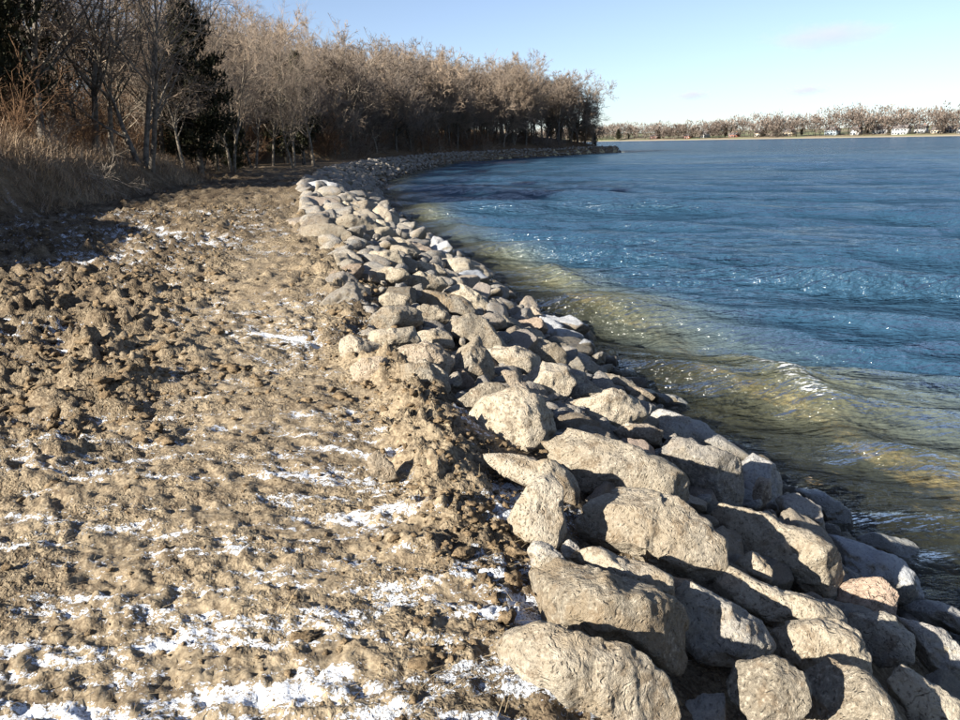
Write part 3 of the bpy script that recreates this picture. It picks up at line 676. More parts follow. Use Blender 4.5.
# ------------------------------------------------------------------ loose clods and straw on the path
rng = np.random.default_rng(9)
clod_p = []
for k in range(16):
    U, T = rock_unit(3 if k < 8 else 2, np.random.default_rng(500+k), 7, 20); clod_p.append((U*(1+.55*fbm(U*2.6+k*5, 3, k, .75))[:, None]*np.array([1.15, .8, .55]), T))
parts = []
def clod(x, y, r):
    z = float(land(np.array(x), np.array(y)))
    h = float(rough_detail(np.array([x]), np.array([y]))[0]) if False else 0
    return x, y, z, r
xs, ys, rs_ = [], [], []
def cl(n, fx_, fy_, r0, r1):
    for _ in range(n):
        y = fy_(); x = fx_(y); xs.append(x); ys.append(y); rs_.append(r0*(r1/r0)**(rng.uniform()**2.2))
lg = lambda a, b: (lambda: a*(b/a)**rng.uniform())
cl(1700, lambda y: rng.uniform(max(-.75*y-1, float(xt(np.array(y)))+1.5), float(xc(np.array(y)))-1.3-.5*rng.uniform()), lg(5.5, 22), .018, .060)
cl(1200, lambda y: rng.uniform(max(-.75*y-1, float(xt(np.array(y)))), float(xc(np.array(y)))-.05), lg(4.2, 24), .012, .055)
cl(450, lambda y: rng.uniform(-.75*y-.4, float(xc(np.array(y)))), lg(1.5, 4.6), .004, .017)
cl(650, lambda y: float(np.interp(y, [2.4, 3.3, 4.2, 5.2, 6.0], [-.10, -.16, -.34, -.62, -1.15]))+rng.normal(0, .16), lg(2.5, 6.2), .005, .024)
cl(300, lambda y: rng.normal(-2.55, .45), lambda: rng.normal(4.9, .55), .012, .055)
cl(500, lambda y: float(xc(np.array(y)))+rng.normal(.05, .25), lg(2, 14), .010, .04)
xs, ys, rs_ = np.array(xs), np.array(ys), np.array(rs_)
zs = land(xs, ys)+rough_detail(xs, ys)
for x, y, z, r in zip(xs, ys, zs, rs_):
    V, T = clod_p[int(rng.integers(0, 8))+(0 if r/y > .009 else 8)]; a = rng.uniform(0, 6.28); ca, sa = math.cos(a), math.sin(a)
    s = rng.uniform(.7, 1.3, 3)*r; W = V*s
    parts.append((np.stack([W[:, 0]*ca-W[:, 1]*sa+x, W[:, 0]*sa+W[:, 1]*ca+y, W[:, 2]+z+r*.05], 1), T))
V, T = join(parts)
add('mud_clods', mesh_np('mud_clods', V, T, True, None, [M_CLOD]), label='loose frozen mud clods strewn over the path and along the stones', cat='mud clods', kind='stuff')
def blades(base, direc, length, width, bend, shade, segs=2):
    """thin curved blades; all arrays; returns quads"""
    n = len(base); side = np.cross(direc, np.array([0, 0, 1.0])+.01); side /= np.linalg.norm(side, axis=1)[:, None]
    rows = []
    for s in range(segs+1):
        t = s/segs; ctr = base+direc*(length*t)[:, None]+bend*(t*t)[:, None] if np.ndim(t) else base+direc*(length*t)[:, None]+bend*(t*t)
        wd = (width*(1-.85*t))[:, None]
        rows += [ctr-side*wd, ctr+side*wd]
    V = np.stack(rows, 1).reshape(-1, 3); k = 2*(segs+1)
    q = np.concatenate([np.array([[2*s, 2*s+1, 2*s+3, 2*s+2]]) for s in range(segs)])
    Fq = (np.arange(n)[:, None, None]*k+q[None]).reshape(-1, 4)
    return V, Fq, np.repeat(shade, k)
n = 3600
y = 1.5*(12/1.5)**rng.uniform(size=n); x = rng.uniform(-.72, .12, n)*(y+.3); x = np.minimum(x, xc(y)+.25)
z = land(x, y)+rough_detail(x, y)+.006
a = rng.uniform(0, math.pi, n); dz = rng.normal(.05, .22, n)
d = np.stack([np.cos(a), np.sin(a), dz], 1); L = rng.uniform(.02, .11, n)
V, Fq, sh = blades(np.stack([x, y, z], 1), d, L, np.full(n, .0011), np.stack([rng.normal(0, .012, n), rng.normal(0, .012, n), np.full(n, -.004)], 1), rng.uniform(size=n))
add('straw', mesh_np('straw', V, Fq, True, {'shade': sh}, [M_STRAW]), label='dry straw and root bits scattered over the frozen mud', cat='straw', kind='stuff')
print('clods', len(T), round(time.time()-T0, 1))

# ------------------------------------------------------------------ trees
def norm(v): return v/np.maximum(np.linalg.norm(v, axis=-1, keepdims=True), 1e-9)
def walk(rng, start, direc, length, n, wob, lift):
    """B branches as (B,n,3) polylines"""
    P = [start]; d = direc
    st = (length/(n-1))[:, None]
    for i in range(n-1):
        d = norm(d+rng.normal(0, wob, d.shape)+np.array([0, 0, lift])); P.append(P[-1]+d*st)
    return np.stack(P, 1)
def kids(rng, P, rad, per, t0, ang, ratio, shape):
    """children on the parents' polylines: start, direction, length, radius"""
    B, n, _ = P.shape; t = np.sort(rng.uniform(t0, 1.0, (B, per)), 1); t[:, -1] = 1.0
    f = t*(n-1); i = np.minimum(f.astype(int), n-2); fr = (f-i)[..., None]; b = np.arange(B)[:, None]
    st = P[b, i]*(1-fr)+P[b, i+1]*fr; tan = norm(P[b, i+1]-P[b, i])
    r = rad[b, i]*(1-fr[..., 0])+rad[b, i+1]*fr[..., 0]
    rv = rng.normal(size=tan.shape); side = norm(rv-tan*(rv*tan).sum(-1, keepdims=True))
    an_ = rng.normal(ang, .18, t.shape)[..., None]*np.where(t == 1, .4, 1)[..., None]
    d = norm(tan*np.cos(an_)+side*np.sin(an_))
    plen = np.linalg.norm(np.diff(P, axis=1), axis=2).sum(1)[:, None]
    L = plen*ratio*rng.uniform(.6, 1.15, t.shape)*shape(t)
    return st.reshape(-1, 3), d.reshape(-1, 3), L.ravel(), (r*.62).ravel()
def tubes(P, rad, sides):
    B, n, _ = P.shape; tan = norm(np.gradient(P, axis=1)); ref = np.where(np.abs(tan[..., 2:3]) > .9, np.array([1.0, 0, 0]), np.array([0, 0, 1.0]))
    u_ = norm(np.cross(tan, ref)); v_ = np.cross(tan, u_); th = np.arange(sides)*2*math.pi/sides
    ring = u_[:, :, None]*np.cos(th)[:, None]+v_[:, :, None]*np.sin(th)[:, None]
    V = (P[:, :, None]+ring*rad[:, :, None, None]).reshape(-1, 3)
    base = (np.arange(B)[:, None, None]*n+np.arange(n-1)[None, :, None])*sides; j = np.arange(sides)[None, None]; k = (j+1) % sides
    return V, np.stack([base+j, base+k, base+sides+k, base+sides+j], -1).reshape(-1, 4)
def joinq(parts):
    off = 0; VV = []; QQ = []
    for V, q in parts: VV.append(V); QQ.append(q+off); off += len(V)
    return np.concatenate(VV), np.concatenate(QQ)
def bare_tree(seed, H, r0, stems=1, twig=.006, per=(15, 6, 6, 4), t0=.32, ang=.85, spread=.25, lift=.05, ratio=.42):
    rng = np.random.default_rng(seed)
    st = rng.normal(0, .10 if stems > 1 else 0, (stems, 3)); st[:, 2] = -.3
    d = norm(np.concatenate([rng.normal(0, spread if stems > 1 else .05, (stems, 2)), np.ones((stems, 1))], 1))
    P = walk(rng, st, d, np.full(stems, H*.60)*rng.uniform(.85, 1.1, stems), 11, .075, .05)
    rad = r0*(1-.86*np.linspace(0, 1, 11))[None]*np.ones((stems, 1)); rad[:, 0] *= 1.25
    trunk = [tubes(P, rad, 8)]; crown = []
    s, dd, L, r = kids(rng, P, rad, per[0], t0, ang, ratio, lambda t: 1.30-.30*t)
    P1 = walk(rng, s, dd, L*1.15, 7, .12, lift+.05); r1 = r[:, None]*np.linspace(1, .22, 7); r1 = np.maximum(r1, twig*1.5); trunk.append(tubes(P1, r1, 5))
    s, dd, L, r = kids(rng, P1, r1, per[1], .22, .95, .46, lambda t: 1.2-.5*t)
    P2 = walk(rng, s, dd, L, 5, .16, lift); r2 = np.maximum(r[:, None]*np.linspace(1, .3, 5), twig*1.3); crown.append(tubes(P2, r2, 4))
    s, dd, L, r = kids(rng, P2, r2, per[2], .2, .85, .55, lambda t: 1.1-.4*t)
    P3 = walk(rng, s, dd, L, 4, .2, lift); r3 = np.maximum(r[:, None]*np.linspace(1, .4, 4), twig); crown.append(tubes(P3, r3, 3))
    s, dd, L, r = kids(rng, P3, r3, per[3], .2, .65, .65, lambda t: 1.1-.3*t)
    P4 = walk(rng, s, dd, np.maximum(L, .25), 3, .2, lift); r4 = np.maximum(r[:, None]*np.array([1, .8, .5]), twig*.7); crown.append(tubes(P4, r4, 3))
    return (mesh_np('trunk', *joinq(trunk), True, None, [M_BARK]), mesh_np('crown', *joinq(crown), True, None, [M_TWIG]))
def cedar(seed, H, W, n_sp=9500):
    """a dense dark evergreen: trunk, short limbs and many small upswept sprays"""
    rng = np.random.default_rng(seed)
    P = walk(rng, np.array([[0, 0, -.3]]), np.array([[0, 0, 1.0]]), np.array([H*1.0]), 9, .03, .1)
    rad = (H*.018)*(1-.9*np.linspace(0, 1, 9))[None]
    nb = 130; t = rng.uniform(.06, .98, nb)**.9; z = t*H*.97
    env = lambda tt: W*np.clip(np.minimum((1-tt)*1.5+.04, .55+tt*1.6), 0, 1)
    az = rng.uniform(0, 6.28, nb); L = env(t)*rng.uniform(.55, 1.1, nb)
    bx = np.stack([np.cos(az), np.sin(az), rng.uniform(.0, .45, nb)], 1)
    PB = walk(rng, np.stack([np.zeros(nb), np.zeros(nb), z], 1), norm(bx), L, 5, .12, .06); rb = np.maximum(.012*L[:, None]*np.linspace(1.4, .3, 5), .006)
    trunk = mesh_np('trunk', *joinq([tubes(P, rad, 7), tubes(PB, rb, 4)]), True, None, [M_BARK])
    b = rng.integers(0, nb, n_sp); f = rng.uniform(.25, 1.02, n_sp)*4; i = np.minimum(f.astype(int), 3); fr = (f-i)[:, None]
    c = PB[b, i]*(1-fr)+PB[b, i+1]*fr + rng.normal(0, .14, (n_sp, 3))*(W/2)
    out = norm(c*np.array([1, 1, 0])+1e-6); d = norm(out*.6+rng.normal(0, .5, (n_sp, 3))+np.array([0, 0, .45]))
    Ls = rng.uniform(.10, .26, n_sp)*(.6+.3*W)
    V, Fq, sh = blades(c, d, Ls, Ls*.20, np.stack([np.zeros(n_sp)]*3, 1)+np.array([0, 0, .05]), rng.uniform(size=n_sp)**1.5)
    d2 = norm(d+rng.normal(0, .6, d.shape)); V2, F2, sh2 = blades(c, d2, Ls*.8, Ls*.22, np.zeros((n_sp, 3)), rng.uniform(size=n_sp)**1.5)
    V, Fq = joinq([(V, Fq), (V2, F2)])
    return trunk, mesh_np('crown', V, Fq, False, {'shade': np.concatenate([sh, sh2])}, [M_NEEDLE])
def shrub(seed, H, twig, mat, n=9, per=(6, 5, 4)):
    rng = np.random.default_rng(seed)
    st = rng.normal(0, .18, (n, 3)); st[:, 2] = -.1; d = norm(np.concatenate([rng.normal(0, .55, (n, 2)), np.ones((n, 1))], 1))
    P = walk(rng, st, d, H*rng.uniform(.6, 1.1, n), 5, .15, .02); r = np.maximum(.014*np.linspace(1, .35, 5)[None]*np.ones((n, 1)), twig)
    parts = [tubes(P, r, 4)]
    s, dd, L, rr_ = kids(rng, P, r, per[0], .15, .7, .5, lambda t: 1.1-.4*t); P1 = walk(rng, s, dd, L, 4, .2, .02); r1 = np.maximum(rr_[:, None]*np.linspace(1, .4, 4), twig); parts.append(tubes(P1, r1, 3))
    s, dd, L, rr_ = kids(rng, P1, r1, per[1], .15, .7, .6, lambda t: 1.1-.4*t); P2 = walk(rng, s, dd, L, 3, .2, .0); r2 = np.maximum(rr_[:, None]*np.linspace(1, .6, 3), twig*.8); parts.append(tubes(P2, r2, 3))
    return mesh_np('bush', *joinq(parts), True, None, [mat])
def zland(x, y): return float(land(np.array(float(x)), np.array(float(y))))
def place_tree(name, ms, x, y, label, cat, group=None, rz=0.0, s=1.0, z=None):
    root = add(name, None, (x, y, zland(x, y)-.05 if z is None else z), label=label, cat=cat, group=group, rz=rz, sc_=s)
    add('trunk', ms[0], parent=root); add('crown', ms[1], parent=root); return root
NEAR = [bare_tree(11, 13, .14, 1, .006, (17, 7, 6, 4), .28), bare_tree(12, 12, .11, 2, .006, (12, 6, 6, 4), .25, .8, .14)]
HERO = bare_tree(21, 12.5, .12, 3, .006, (11, 6, 6, 4), .22, .9, .20)
FARP = [bare_tree(31, 14, .20, 1, .019, (15, 7, 6, 5),   .26, 1.0, .2, .04, .46), bare_tree(32, 13, .17, 1, .019, (16, 7, 6, 5), .22, .95, .2, .05, .44), bare_tree(33, 12, .15, 2, .018, (9, 7, 6, 5), .22, .95, .2, .04, .44), bare_tree(34, 15, .22, 1, .019, (14, 7, 6, 5), .36, 1.0, .2, .03, .46)]
CEDAR = [cedar(41, 8, 1.9), cedar(42, 9.5, 2.3), cedar(43, 7, 2.2)]
SHRUB = [shrub(51, 1.7, .0045, M_BRUSH), shrub(52, 2.3, .006, M_BRUSH, 8), shrub(53, 1.4, .004, M_DEADWOOD, 7, (5, 4, 3)), shrub(54, 3.2, .014, M_BRUSH, 10), shrub(55, 2.6, .014, M_TWIG, 10)]
print('protos', round(time.time()-T0, 1))
def at_px(px, dist, off=0.0):
    """a spot on the land in the direction of a photo column, DIST metres out"""
    d = ray(px, 150); d = d/math.hypot(d[0], d[1]); return d[0]*dist, d[1]*dist
x, y = at_px(143, 33.5); place_tree('bare_tree', HERO, x, y, 'bare tree with split grey trunks at the top of the grassy bank', 'tree', None, 0.5)
rng = np.random.default_rng(123)
spots = [(x, y)]
def far_enough(x, y, d): return all((x-a)**2+(y-b)**2 > d*d for a, b in spots)
# evergreens that stand out
for px, dist, k, s, lab in ((-14, 31, 1, 1.2, 'large dark evergreen hanging over the grassy bank'), (10, 35, 2, 1.1, 'dark evergreen just behind the large one over the bank'), (198, 43, 1, 1.05, 'tall dark cedar behind the split-trunk bare tree'), (178, 47, 0, .9, 'narrower cedar next to the tall dark cedar'),
                            (303, 68, 0, 1.15, 'green-brown cedar at the wood edge above the bend in the path'), (285, 73, 1, 1.0, 'cedar standing close behind the green-brown one'), (235, 52, 2, .55, 'low rounded evergreen bush at the wood edge')):
    x, y = at_px(px, dist); spots.append((x, y)); place_tree('cedar_tree', CEDAR[k], x, y, lab, 'evergreen tree', 'evergreens along the wood edge', rng.uniform(0, 6), s)
for (x, y, s, k) in ((25.0, 180, .8, 1), (22.5, 179, .9, 2), (27.2, 179.5, .45, 2), (16.5, 173, .95, 1), (10, 167, .8, 2), (-3, 148, .6, 2), (-9, 132, .5, 2)):
    spots.append((x, y)); place_tree('cedar_tree', CEDAR[k], x, y, 'dark evergreen among bare trees on the wooded point', 'evergreen tree', 'evergreens on the point', rng.uniform(0, 6), s)
NW = 0
for px, dist in ((97, 35), (88, 37.5), (112, 39), (60, 38), (162, 43), (130, 42), (215, 53), (250, 58), (45, 33), (182, 52), (272, 62), (228, 50), (312, 64), (292, 60), (75, 43), (20, 36), (150, 48), (200, 56)):
    x, y = at_px(px, dist); spots.append((x, y))
    form = ('straight-trunked', 'forked')[NW % 2]; nth = 'first second third fourth fifth sixth seventh eighth'.split()
    seq = ((20, 45, 60, 75, 88, 97, 112, 130), (150, 162, 182), (200, 215, 228, 250, 272, 292), (312,))
    q_ = [k for k in range(4) if px in seq[k]][0]
    where = ('from the large evergreen toward the split-trunk tree', 'from the split-trunk tree toward the tall dark cedar', 'from the tall dark cedar toward the green-brown one', 'past the green-brown cedar')[q_]
    place_tree('bare_tree', NEAR[NW % 2], x, y, f'{nth[seq[q_].index(px)]} bare tree {where}, {form}', 'tree', 'bare trees on the bank', rng.uniform(0, 6), rng.uniform(.85, 1.1)); NW += 1
tries = 0; NF = 0
for k, (x, y) in enumerate(((26.4, 177), (24.5, 175), (27.5, 178.5), (23, 177.5), (21, 172.5), (18.5, 173.5))):
    spots.append((x, y)); place_tree('bare_tree', FARP[k % 4], x, y, f"{('first', 'second', 'third', 'fourth', 'fifth', 'sixth')[k]} tall bare tree clustered at the tip of the wooded point", 'tree', 'bare trees at the tip', k*1.3, (1.02, 1.1, .9, 1.12, 1.1, 1.12)[k])
while NF < 285 and tries < 60000:
    tries += 1
    y = 33+(181-33)*rng.uniform()**.72; b = 1.0+22*rng.uniform()**1.3*(1 if y > 60 else 1.6)
    x = float(xt(np.array(y)))-b
    if x < -.80*y or not far_enough(x, y, 2.0 if y < 90 else 1.5): continue
    if y < 58 and rng.uniform() < .4: continue
    spots.append((x, y)); NF += 1
    hs = (.92 if y < 100 else 1.0)*rng.uniform(.72, 1.08)*np.interp(y, [34, 60, 80, 120, 150, 180], [.95, .95, 1.0, 1.10, 1.22, 1.28])
    pi_ = NF % 2 if y < 52 else int(rng.integers(0, 4))
    ms = NEAR[pi_] if y < 52 else FARP[pi_]
    form = 'forked' if (y < 52 and pi_ == 1) or (y >= 52 and pi_ == 2) else 'straight-trunked'
    size = 'tall' if hs > .92 else 'short' if hs < .78 else 'middling'
    row = 'in the front row' if b < 5 else 'behind the front row' if b < 12 else 'deep in the wood'
    sect = 'beside the bank' if y < 52 else 'above the bend in the path' if y < 80 else 'along the middle of the bay' if y < 130 else 'on the wooded point'
    lab = f'{size} {form} bare tree {row} {sect}'
    place_tree('bare_tree', ms, x, y, lab, 'tree', 'woods: '+lab, rng.uniform(0, 6), hs)
for k in range(46):
    y = 27+26*rng.uniform(); x = float(xt(np.array(y)))-(4.5+11*rng.uniform())
    if x < -.78*y: continue
    add('shrub', SHRUB[int(rng.integers(0, 2))], (x, y, zland(x, y)-.05), label='tall leafless thicket shrub between the trunks on the bank', cat='shrub', group='thicket between the bank trees', rz=rng.uniform(0, 6), sc_=rng.uniform(1.4, 2.4))
for k in range(170):
    y = 24+150*rng.uniform()**1.2; x = float(xt(np.array(y)))-(3.2+9*rng.uniform()**2 if y < 45 else .2+10*rng.uniform()**2)
    if x < -.78*y: continue
    kk_ = int(rng.integers(0, 3)) if y < 48 else int(rng.integers(3, 5))
    add('shrub', SHRUB[kk_], (x, y, zland(x, y)-.05), label=(f"{('reddish-brown', 'grey-brown')[kk_-3]} leafless shrub at the foot of the wood {'above the bend in the path' if y < 80 else 'along the middle of the bay' if y < 130 else 'on the wooded point'}" if y >= 48 else f"{('low brown', 'tall brown', 'bleached')[kk_]} leafless shrub among dry grass on the bank"), cat='shrub', group=('low brown shrubs on the bank', 'tall brown shrubs on the bank', 'bleached shrubs on the bank')[kk_] if y < 48 else f"{('reddish-brown', 'grey-brown')[kk_-3]} shrubs {'above the bend' if y < 80 else 'along the bay' if y < 130 else 'on the point'}", rz=rng.uniform(0, 6), sc_=rng.uniform(.7, 1.2))
print('trees', NF, tries, round(time.time()-T0, 1))
# fallen bleached branch on the bank
fb = shrub(61, 1.7, .005, M_DEADWOOD, 4, (6, 4, 3)); x, y = at_px(92, 27.5)
o = add('fallen_branch', fb, (x, y, zland(x, y)+.22), label='bleached dead branch lying on the dry grass bank', cat='branch'); o.rotation_euler = (R(10), R(80), R(-35))

# ------------------------------------------------------------------ dry grass on the bank
rng = np.random.default_rng(19)
n = 62000
y = 13+50*rng.uniform(size=n)**1.7; x = xt(y)-(.0+10*rng.uniform(size=n)**1.1)
keep = (x > -.80*y)
tuft = fbm(np.stack([x, y], 1)*.9, 3, 5); keep &= rng.uniform(size=n) < np.clip(.55+.7*tuft, .08, 1)
x, y, tuft = x[keep], y[keep], tuft[keep]; n = len(x)
b_in = xt(y)-x
L = (rng.uniform(.3, .85, n)*np.clip(.85+.5*tuft, .4, 1.3))*np.interp(b_in, [0, 1.0, 3], [.45, .75, 1.0])
lean = rng.normal(0, .38, (n, 2))+np.array([.30, -.05])
d = norm(np.concatenate([lean, np.ones((n, 1))], 1))
bend = np.concatenate([lean*(.35*L)[:, None], (-.18*L)[:, None]], 1)
V, Fq, sh = blades(np.stack([x, y, land(x, y)-.03], 1), d, L, np.interp(y, [13, 60], [.006, .012]), bend, np.clip(rng.normal(.5+.35*fbm(np.stack([x, y], 1)*.35, 2, 7), .22), 0, 1))
add('dry_grass', mesh_np('dry_grass', V, Fq, False, {'shade': sh}, [M_GRASS]), label='tall dry blond grass covering the bank', cat='grass', kind='stuff')
print('grass', n, round(time.time()-T0, 1))

# ------------------------------------------------------------------ the far shore
FS = np.array([(-400, 1500), (60, 1150), (190, 1000), (330, 760), (420, 640), (620, 560), (1200, 500)], float)   # waterline, plan
def far_pt(s):                                # s: 0..1 along the waterline
    L = np.concatenate([[0], np.cumsum(np.hypot(*np.diff(FS, axis=0).T))]); t = s*L[-1]
    return np.interp(t, L, FS[:, 0]), np.interp(t, L, FS[:, 1])
ss = np.linspace(0, 1, 220); fxp, fyp = far_pt(ss)
tg = norm(np.stack([np.gradient(fxp), np.gradient(fyp)], 1)); nrm = np.stack([-tg[:, 1], tg[:, 0]], 1)
prof = [(-8, -1.0), (0, .1), (5, .9), (12, 1.7), (30, 2.6), (80, 5), (220, 11), (500, 12)]
V = np.concatenate([np.stack([fxp+nrm[:, 0]*o_, fyp+nrm[:, 1]*o_, np.full(220, z_)+(.5*noise(np.stack([ss*90, ss*0+o_], 1), 2) if o_ > 6 else 0)], 1) for o_, z_ in prof])
idx = np.arange(len(prof)*220).reshape(len(prof), 220); Q = np.stack([idx[:-1, :-1], idx[:-1, 1:], idx[1:, 1:], idx[1:, :-1]], -1).reshape(-1, 4)
g = Node('far_shore'); hz = g.n('SeparateXYZ', {0: g.pos()}).outputs[2]
lawn = g.mix(g.ramp(g.noise(g.pos(), .02, 3), .4, .6), (.17, .13, .08), (.13, .14, .06))
g.set(g.b.inputs['Base Color'], g.mix(g.ramp(hz, .7, 1.2), (.25, .215, .16), lawn)); g.set(g.b.inputs['Roughness'], .95)
add('far_shore', mesh_np('far_shore', V, Q[:, ::-1] if True else Q, True, None, [g.m]), label='low sandy far shore with lawns', cat='shore', kind='structure')
rng = np.random.default_rng(31)
VV, QQ, SS, off = [], [], [], 0
for k in range(760):
    s = rng.uniform(.22, .86); bx, by = far_pt(s); i = int(s*219); back = 10+110*rng.uniform()**2.0
    x, y = bx+nrm[i, 0]*back, by+nrm[i, 1]*back
    z = np.interp(back, [p[0] for p in prof], [p[1] for p in prof]); Hh = rng.uniform(9, 17)*np.interp(x, [100, 250, 450], [1.0, 1.15, 1.7])*(1+.25*noise(np.array([[s*60, 1.0]]), 3)[0]); Wd = Hh*rng.uniform(.30, .46)
    m = 130; u_ = rng.normal(size=(m, 3)); u_ = norm(u_)*rng.uniform(.35, 1, (m, 1))**.6
    c = np.array([x, y, z+Hh*.60])+u_*np.array([Wd, Wd, Hh*.42])
    d = norm(u_+np.array([0, 0, .6])+rng.normal(0, .4, (m, 3))); Ls = rng.uniform(1.0, 2.8, m)
    c = np.concatenate([c, np.array([[x, y, z-.3]])]); d = np.concatenate([d, [[0.02, 0, 1]]]); Ls = np.append(Ls, Hh*.6)
    sh0 = rng.uniform(.1, .9)
    v, q, sh = blades(c, d, Ls, np.append(rng.uniform(.30, .75, m), .35), np.zeros((m+1, 3)), np.clip(np.append(rng.normal(sh0, .2, m), .1), 0, 1), 1)
    VV.append(v); QQ.append(q+off); SS.append(sh); off += len(v)
add('far_woodland', mesh_np('far_woodland', np.concatenate(VV), np.concatenate(QQ), False, {'shade': np.concatenate(SS)}, [M_FARWOOD]), label='mauve-brown band of bare woods along the far shore', cat='woods', kind='stuff')
def far_at(px, back):
    """where a photo column meets the far shore, BACK metres behind its waterline"""
    d = ray(px, 135); k = d[0]/d[1]; i = int(np.argmin(np.abs(fxp/fyp-k))); return fxp[i]+nrm[i, 0]*back, fyp[i]+nrm[i, 1]*back, float(np.interp(back, [p[0] for p in prof], [p[1] for p in prof])), math.atan2(tg[i, 1], tg[i, 0])
for px, s in ((612, .9), (644, 1.0), (683, 1.1), (706, 1.45), (712, 1.3), (745, 1.2), (850, 1.15), (878, 1.3), (947, 1.6), (952, 1.5), (921, 1.35), (781, .9)):
    x, y, z, _ = far_at(px, 30); place_tree('cedar_tree', CEDAR[px % 3], x, y, 'dark evergreen standing out of the bare woods on the far shore', 'evergreen tree', 'evergreens on the far shore', px*1.0, s, z)
x, y, z, _ = far_at(613, 8); place_tree('cedar_tree', CEDAR[2], x, y, 'small green tree beyond the tip of the wooded point', 'evergreen tree', None, 1.0, 2.0, z)
M_HW = {k: mat_simple('house_'+k, c, tuple(q*.9 for q in c), .5) for k, c in dict(white=(.50, .50, .50), blue=(.34, .41, .46), tan=(.50, .42, .32), brick=(.24, .10, .07), grey=(.40, .40, .40)).items()}
M_ROOF = mat_simple('shingle_roof', (.10, .09, .09), (.16, .14, .135), 1.5); M_PANE = mat_simple('dark_pane', (.03, .04, .05), (.05, .06, .07), 1, .15, spec=.5); M_TRIM = mat_simple('white_trim', (.78, .78, .77), (.72, .72, .71), 1)
def box(x0, x1, y0, y1, z0, z1):
    V = np.array([(x, y, z) for z in (z0, z1) for x, y in ((x0, y0), (x1, y0), (x1, y1), (x0, y1))], float)
    return V, np.array([(0, 3, 2, 1), (4, 5, 6, 7), (0, 1, 5, 4), (1, 2, 6, 5), (2, 3, 7, 6), (3, 0, 4, 7)])
def house(px, back, wd, dp, hh, col, label, n_win=4, storeys=2):
    x, y, z, rz = far_at(px, back); root = add('house', None, (x, y, z-.2), label=label, cat='house', group='houses on the far shore', rz=rz)
    add('wall', mesh_np('wall', *box(-wd/2, wd/2, 0, dp, 0, hh), False, None, [M_HW[col]]), parent=root)
    rh = dp*.38; e = .5; xa, xb, ya, yb = -wd/2-e, wd/2+e, -e, dp+e
    Vr = np.array([(xa, ya, hh-.1), (xb, ya, hh-.1), (xb, yb, hh-.1), (xa, yb, hh-.1), (xa, dp/2, hh+rh), (xb, dp/2, hh+rh), (xa, ya, hh+.2), (xb, ya, hh+.2), (xb, yb, hh+.2), (xa, yb, hh+.2)])
    me = bpy.data.meshes.new('roof'); me.from_pydata([tuple(v) for v in Vr], [], [(0, 3, 2, 1), (0, 1, 7, 6), (2, 3, 9, 8), (6, 7, 5, 4), (8, 9, 4, 5), (1, 2, 8, 5, 7), (3, 0, 6, 4, 9)]); me.materials.append(M_ROOF); me.update()
    rf = add('roof', me, parent=root)
    add('chimney', mesh_np('chimney', *box(wd*.2, wd*.2+.9, dp*.55, dp*.55+.9, hh+rh*.5, hh+rh+1.1), False, None, [M_HW['brick']]), parent=rf)
    for s in range(storeys):
        for k in range(n_win):
            cx_ = -wd/2+wd*(k+.5)/n_win; z0 = .9+s*2.8
            if s == 0 and k == n_win//2:
                dr = add('door', mesh_np('door', *box(cx_-.9, cx_+.9, -.06, .02, 0, 2.2), False, None, [M_PANE]), parent=root); continue
            wn = add('window', mesh_np('window', *box(cx_-.85, cx_+.85, -.08, .02, z0-.1, z0+1.5), False, None, [M_TRIM]), parent=root)
            add('pane', mesh_np('pane', *box(cx_-.72, cx_+.72, -.11, -.05, z0, z0+1.4), False, None, [M_PANE]), parent=wn)
house(815, 26, 12, 8, 5.2, 'blue', 'pale blue two-storey house with white trim on the far shore')
house(841, 24, 8, 8, 5.2, 'white', 'narrow white gabled house on the far shore beside dark evergreens', 3)
house(856, 34, 13, 8, 4.6, 'grey', 'wide low grey house on the far shore', 4, 1)
house(889, 15, 13, 9, 5.6, 'white', 'big white house, brightest on the far shore', 5)
house(901, 34, 9, 8, 5.0, 'white', 'white annex next to the big white house', 3)
house(921, 26, 10, 8, 3.2, 'tan', 'low tan cottage right of the white houses', 4, 1)
house(935, 32, 8, 8, 3.2, 'white', 'small white cottage past the tan one', 3, 1)
house(956, 15, 13, 9, 5.4, 'grey', 'grey house behind a dark evergreen', 4)
house(687, 22, 9, 8, 5.2, 'white', 'white house left of the dark evergreen pair', 3)
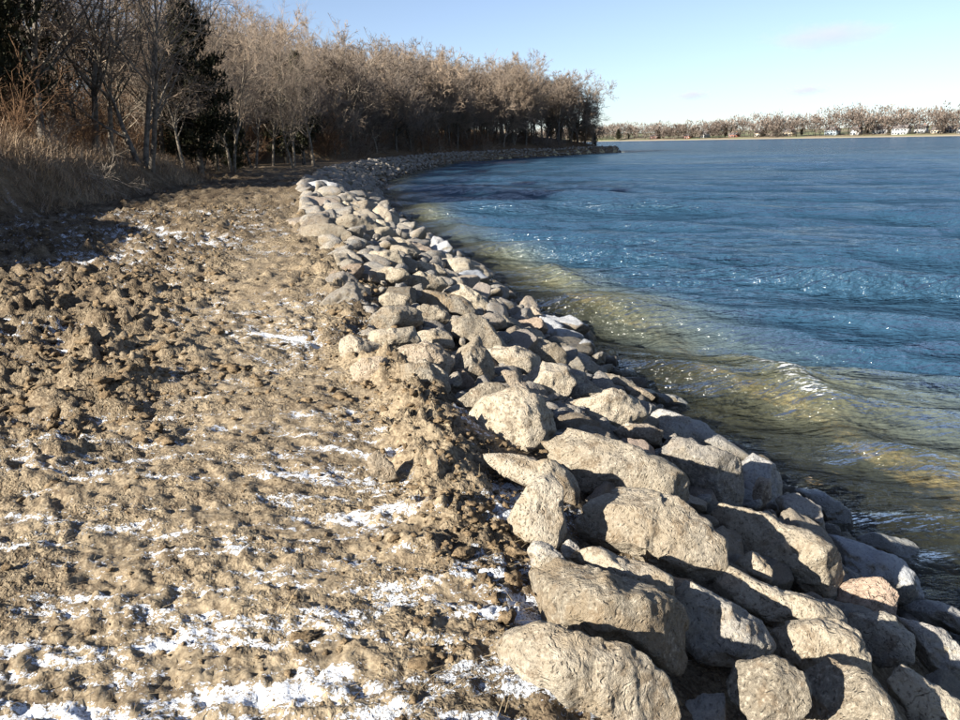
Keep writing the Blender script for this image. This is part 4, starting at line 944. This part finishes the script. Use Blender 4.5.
house(676, 14, 8, 7, 3.2, 'brick', 'small red-brown shed-like house at the water', 3, 1)
house(642, 22, 12, 7, 3.2, 'brick', 'low brick house beyond the point', 4, 1)
house(720, 20, 10, 7, 3.2, 'brick', 'brown brick cottage right of the evergreen pair', 3, 1)
house(766, 30, 10, 8, 4.8, 'tan', 'tan house half hidden by bare trees', 3)
house(741, 28, 8, 7, 4.6, 'tan', 'narrow tan house by a lone evergreen', 3)
# ------------------------------------------------------------------ three small clouds
def cloud(px, py, wpx, hpx, dist, dens, label):
    d = ray(px, py); d /= np.linalg.norm(d); a, c = wpx/2/F*dist, hpx/2/F*dist
    D, T = geodesic(6); me = mesh_np('cloud', D*np.array([a, a*.6, c]), T, True)
    g = Node('cloud_mist'); g.t.nodes.remove(g.b); tc = g.n('TexCoord').outputs['Object']
    q = g.scaled(tc, (1/a, 1/(a*.6), 1/c)); ln = g.n('VectorMath', operation='LENGTH'); g.set(ln.inputs[0], q)
    nz = g.noise(g.scaled(tc, (1/a, 1/a, .6/c)), 2.2, 4, .6)
    den = g.math('MULTIPLY', g.ramp(g.math('ADD', g.math('SUBTRACT', 1.0, ln.outputs['Value']), g.math('MULTIPLY', g.math('SUBTRACT', nz, .5), 1.6)), .0, .75), dens)
    v = g.n('VolumePrincipled', {'Color': (.60, .54, .60), 'Density': den, 'Anisotropy': .0}); g.t.links.new(v.outputs[0], g.out.inputs['Volume'])
    me.materials.append(g.m); o = add('cloud', me, EYE+d*dist, label=label, cat='cloud', group='small clouds over the far shore')
    dd = math.atan2(d[0], d[1]); o.rotation_euler = (0, 0, -dd)
cloud(826, 36, 120, 26, 2600, .0042, 'widest wispy mauve cloud high over the lake')
cloud(691, 95, 40, 11, 3600, .010, 'small flat grey-mauve cloud nearer the wooded point')
cloud(806, 90, 46, 11, 3600, .010, 'small flat grey-mauve cloud below the widest one')
print('tris', sum(sum(len(p.vertices)-2 for p in m.polygons) if len(m.polygons) < 60000 else len(m.polygons)*2 for m in bpy.data.meshes))
print('done', round(time.time()-T0, 1))
